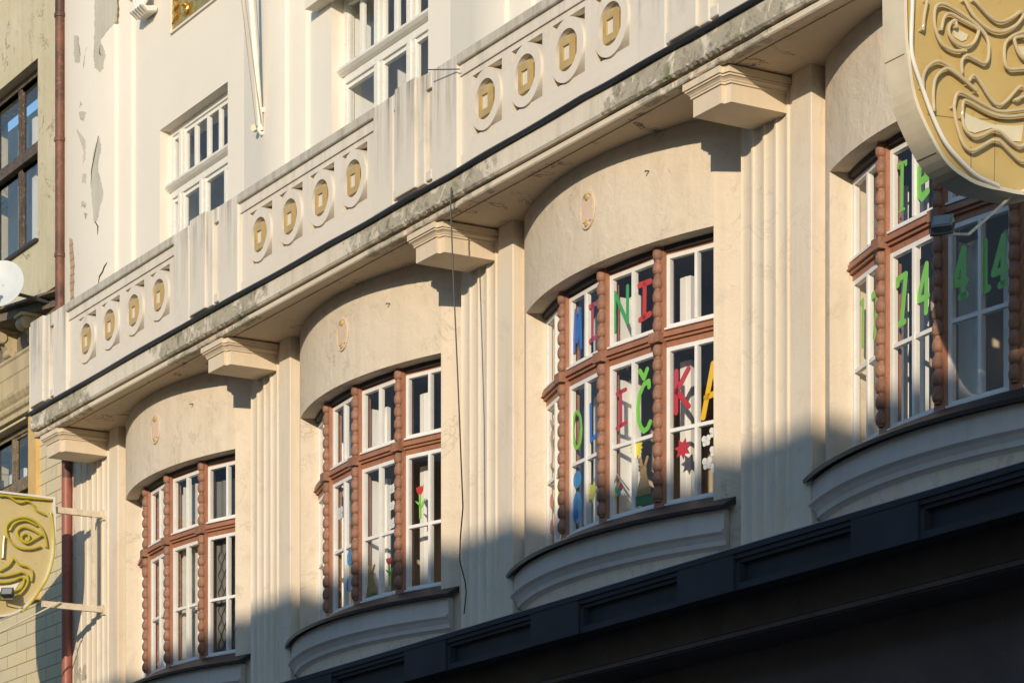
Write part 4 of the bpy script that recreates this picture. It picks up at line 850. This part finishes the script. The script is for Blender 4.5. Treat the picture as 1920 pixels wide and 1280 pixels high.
def fly(t, i, fr_, c, r, label):
    gl = Glyph(t, i, *fr_); u, v = gl.p(c)
    for a, b, k in ((-0.6, 0.5, 0.62), (0.6, 0.6, 0.62), (-0.45, -0.5, 0.5), (0.5, -0.4, 0.5)):
        gl.upoly([(u + r * a + r * k * cos(q * pi / 6), v + r * b + r * k * 1.15 * sin(q * pi / 6)) for q in range(12)])
    gl.upoly([(u - r * .15, v - r * .9), (u + r * .15, v - r * .9), (u + r * .15, v + r), (u - r * .15, v + r)])
    return deco('paper_butterfly', 'butterfly', 's_paper', label, gl, 'white paper butterflies stuck on the windows')
fly(2, 3, B_, (1382, 455), 0.036, 'white paper butterfly, upper one in the pane right of the red star')
fly(2, 3, B_, (1390, 635), 0.04, 'white paper butterfly, lower one in the pane right of the red star')
fly(2, 3, B_, (1442, 385), 0.034, 'white paper butterfly cut by the wall edge just under the amber A')
fly(2, 3, B_, (1444, 535), 0.034, 'white paper butterfly cut by the wall edge, halfway down the pane')
fly(2, 3, B_, (1446, 672), 0.034, 'white paper butterfly cut by the wall edge, lowest in the pane')
fly(1, 2, C_, (763, 180), 0.036, 'white paper butterfly, topmost of the three above the small tulip')
fly(1, 2, C_, (762, 336), 0.034, 'white paper butterfly, middle one of the three above the small tulip')
fly(1, 2, C_, (762, 500), 0.040, 'white paper butterfly, lowest of the three above the small tulip')
fly(1, 1, C_, (285, 405), 0.05, 'white paper butterfly alone against the blue reflection')
def tulip(t, i, fr_, c, h, k, label):
    gl = Glyph(t, i, *fr_); X, Y = c; fl_ = Glyph(t, i, *fr_)
    s = thing('paper_tulip', label, 'tulip', (0, 0, 0), SG)
    fl_.poly([(X + a * k, Y + b * k) for a, b in ((-34, -28), (-20, -18), (-10, -38), (2, -22), (14, -42), (22, -26), (34, -50), (30, 5), (14, 40), (-12, 42), (-28, 10))])
    gl.stroke([(X + 2 * k, Y + 45 * k), (X + 6 * k, Y + h)], 0.026)
    gl.poly([(X + 4 * k, Y + 150 * k), (X - 20 * k, Y + 130 * k), (X - 42 * k, Y + 100 * k), (X - 20 * k, Y + 108 * k), (X + 2 * k, Y + 125 * k)])
    gl.poly([(X + 6 * k, Y + 180 * k), (X + 30 * k, Y + 150 * k), (X + 52 * k, Y + 72 * k), (X + 26 * k, Y + 105 * k), (X + 8 * k, Y + 150 * k)])
    v = fl_.mb.v[0]; s.location = (v.x, v.y, v.z + EYE); s['_org'] = tuple(s.location)
    fl_.mb.build('flower', M['s_red'], s); gl.mb.build('stem', M['s_phone'], s)
tulip(1, 3, C_, (1018, 188), 255, 1.0, 'large red paper tulip with light green leaves, highest on the glass')
tulip(1, 2, C_, (733, 840), 220, 0.8, 'small red paper tulip low on the glass beside the brown rabbit')
deco('paper_flower', 'flower', 's_sky', 'blue paper shape behind the bead column, upper one of two', Glyph(1, 1, *C_).disc((374, 812), 0.075, 0.07))
deco('paper_flower', 'flower', 's_sky', 'blue paper shape behind the bead column, lower one of two', Glyph(1, 1, *C_).disc((374, 1052), 0.085, 0.075))
gl = Glyph(2, 2, *B_); gl.stroke([(640, 800), (668, 718), (765, 845)], 0.010).stroke([(690, 790), (768, 900)], 0.010); deco('paper_twig', 'twig', 's_ghost', 'brown paper twig holding coloured eggs', gl)
for c, m_, n_ in (((655, 880), 's_yellow', 'yellow'), ((682, 862), 's_sky', 'blue'), ((668, 840), 's_green', 'green'), ((698, 822), 's_crimson', 'red')):
    deco('paper_egg', 'egg', m_, 'small %s paper egg hanging on the brown twig' % n_, Glyph(2, 2, *B_).disc(c, 0.024, 0.032))
for c, n_ in (((146, 935), 'upper'), ((146, 1140), 'lower')):
    deco('paper_dot', 'paper dot', 's_crimson', 'dark red paper dot low in the narrow casement, %s of two' % n_, Glyph(2, 0, *B_).disc(c, 0.05, 0.06))

# curtains in the leftmost bow window
def curtain(i, u0, u1, z0, z1, mat, label, amp=0.02, nf=7):
    L, Mx = frame_map(i, RW - 0.06); m = MB(); n = nf * 8; top = []; 
    rings = []
    for k in range(n + 1):
        u = u0 + (u1 - u0) * k / n; w_ = -0.055 + amp * sin(2 * pi * nf * k / n) + 0.4 * amp * sin(5.1 * k / n * nf)
        rings.append([Mx(Vector((u * L, w_ + d, z))) for d, z in ((0, z0), (0, z1), (-0.004, z1), (-0.004, z0))])
    m.loft(rings); return tag(m.build('curtain', mat, smooth=True), label, 'curtain', 'curtains in the leftmost bow window')
greyc = plain('net_curtain', (0.50, 0.48, 0.43), 0.9, 0.06); dim = plain('patterned_lace', (0.17, 0.165, 0.15), 0.9, 0.1)
curtain(0, 0.05, 0.95, 4.8, 6.66, M['curtain'], 'pale curtain in the narrowest casement of the leftmost bow window', 0.018, 8)
curtain(1, 0.03, 0.97, 4.8, 6.66, greyc, 'pale curtain filling the second casement of the leftmost bow window', 0.022, 9)
curtain(2, 0.05, 0.50, 4.8, 6.66, greyc, 'pale curtain left of the glazing bar in the third casement of the leftmost bow window', 0.012, 4)
curtain(2, 0.52, 0.98, 4.8, 6.60, M['curtain'], 'pale curtain right of the glazing bar in the third casement of the leftmost bow window', 0.022, 5)
curtain(3, 0.02, 0.58, 4.8, 6.60, dim, 'dark grey lace curtain in the rightmost casement of the leftmost bow window', 0.006, 4)
curtain(3, 0.60, 0.97, 4.8, 6.60, M['curtain'], 'pale curtain at the right jamb of the leftmost bow window', 0.025, 4)
L_, Mx_ = frame_map(3, RW - 0.06); lm = MB()
for c0 in (0.16, 0.30, 0.44):
    for sg in (-1, 1): lm.tube([Mx_(Vector((L_ * c0 * 1.0 + sg * 0.045 * sin(k * 0.5) ** 2 * (1 if sin(k * 0.25) > 0 else 1), -0.042, 4.86 + k * 0.028))) for k in range(40)], 0.0045, 4)
lo = [o for o in C.objects if o.get('label', '').startswith('dark grey lace')][0]
lm.build('lace_pattern', M['dark'], lo)

# ------------------------------------------------------------------ buildings across the street: their roof line casts the shadow at the bottom
op = thing('opposite_building', 'plain building across the street whose roof shades the shop cornice', 'building', (35, -30, 0))
k_ = math.tan(rad(SUN_EL)) / cos(rad(SUN_AZ)); OY = -17.0; tx = math.tan(rad(SUN_AZ))
prof = [(-60, 5.0), (0.0, 4.9), (2.5, 4.97), (4.17, 5.18), (8.85, 5.11), (12.46, 5.07), (13.6, 5.07), (40, 4.97)]
poly = [(x - OY * tx, z - OY * k_) for x, z in prof]
m = MB(); m.prism_y(poly + [(poly[-1][0], -EYE), (poly[0][0], -EYE)], OY, OY - 9); m.build('wall', plain('opposite_plaster', (0.38, 0.34, 0.29), 0.9, 0.1, 1.0), op)
for o in bpy.data.objects:
    if '_org' in o: del o['_org']
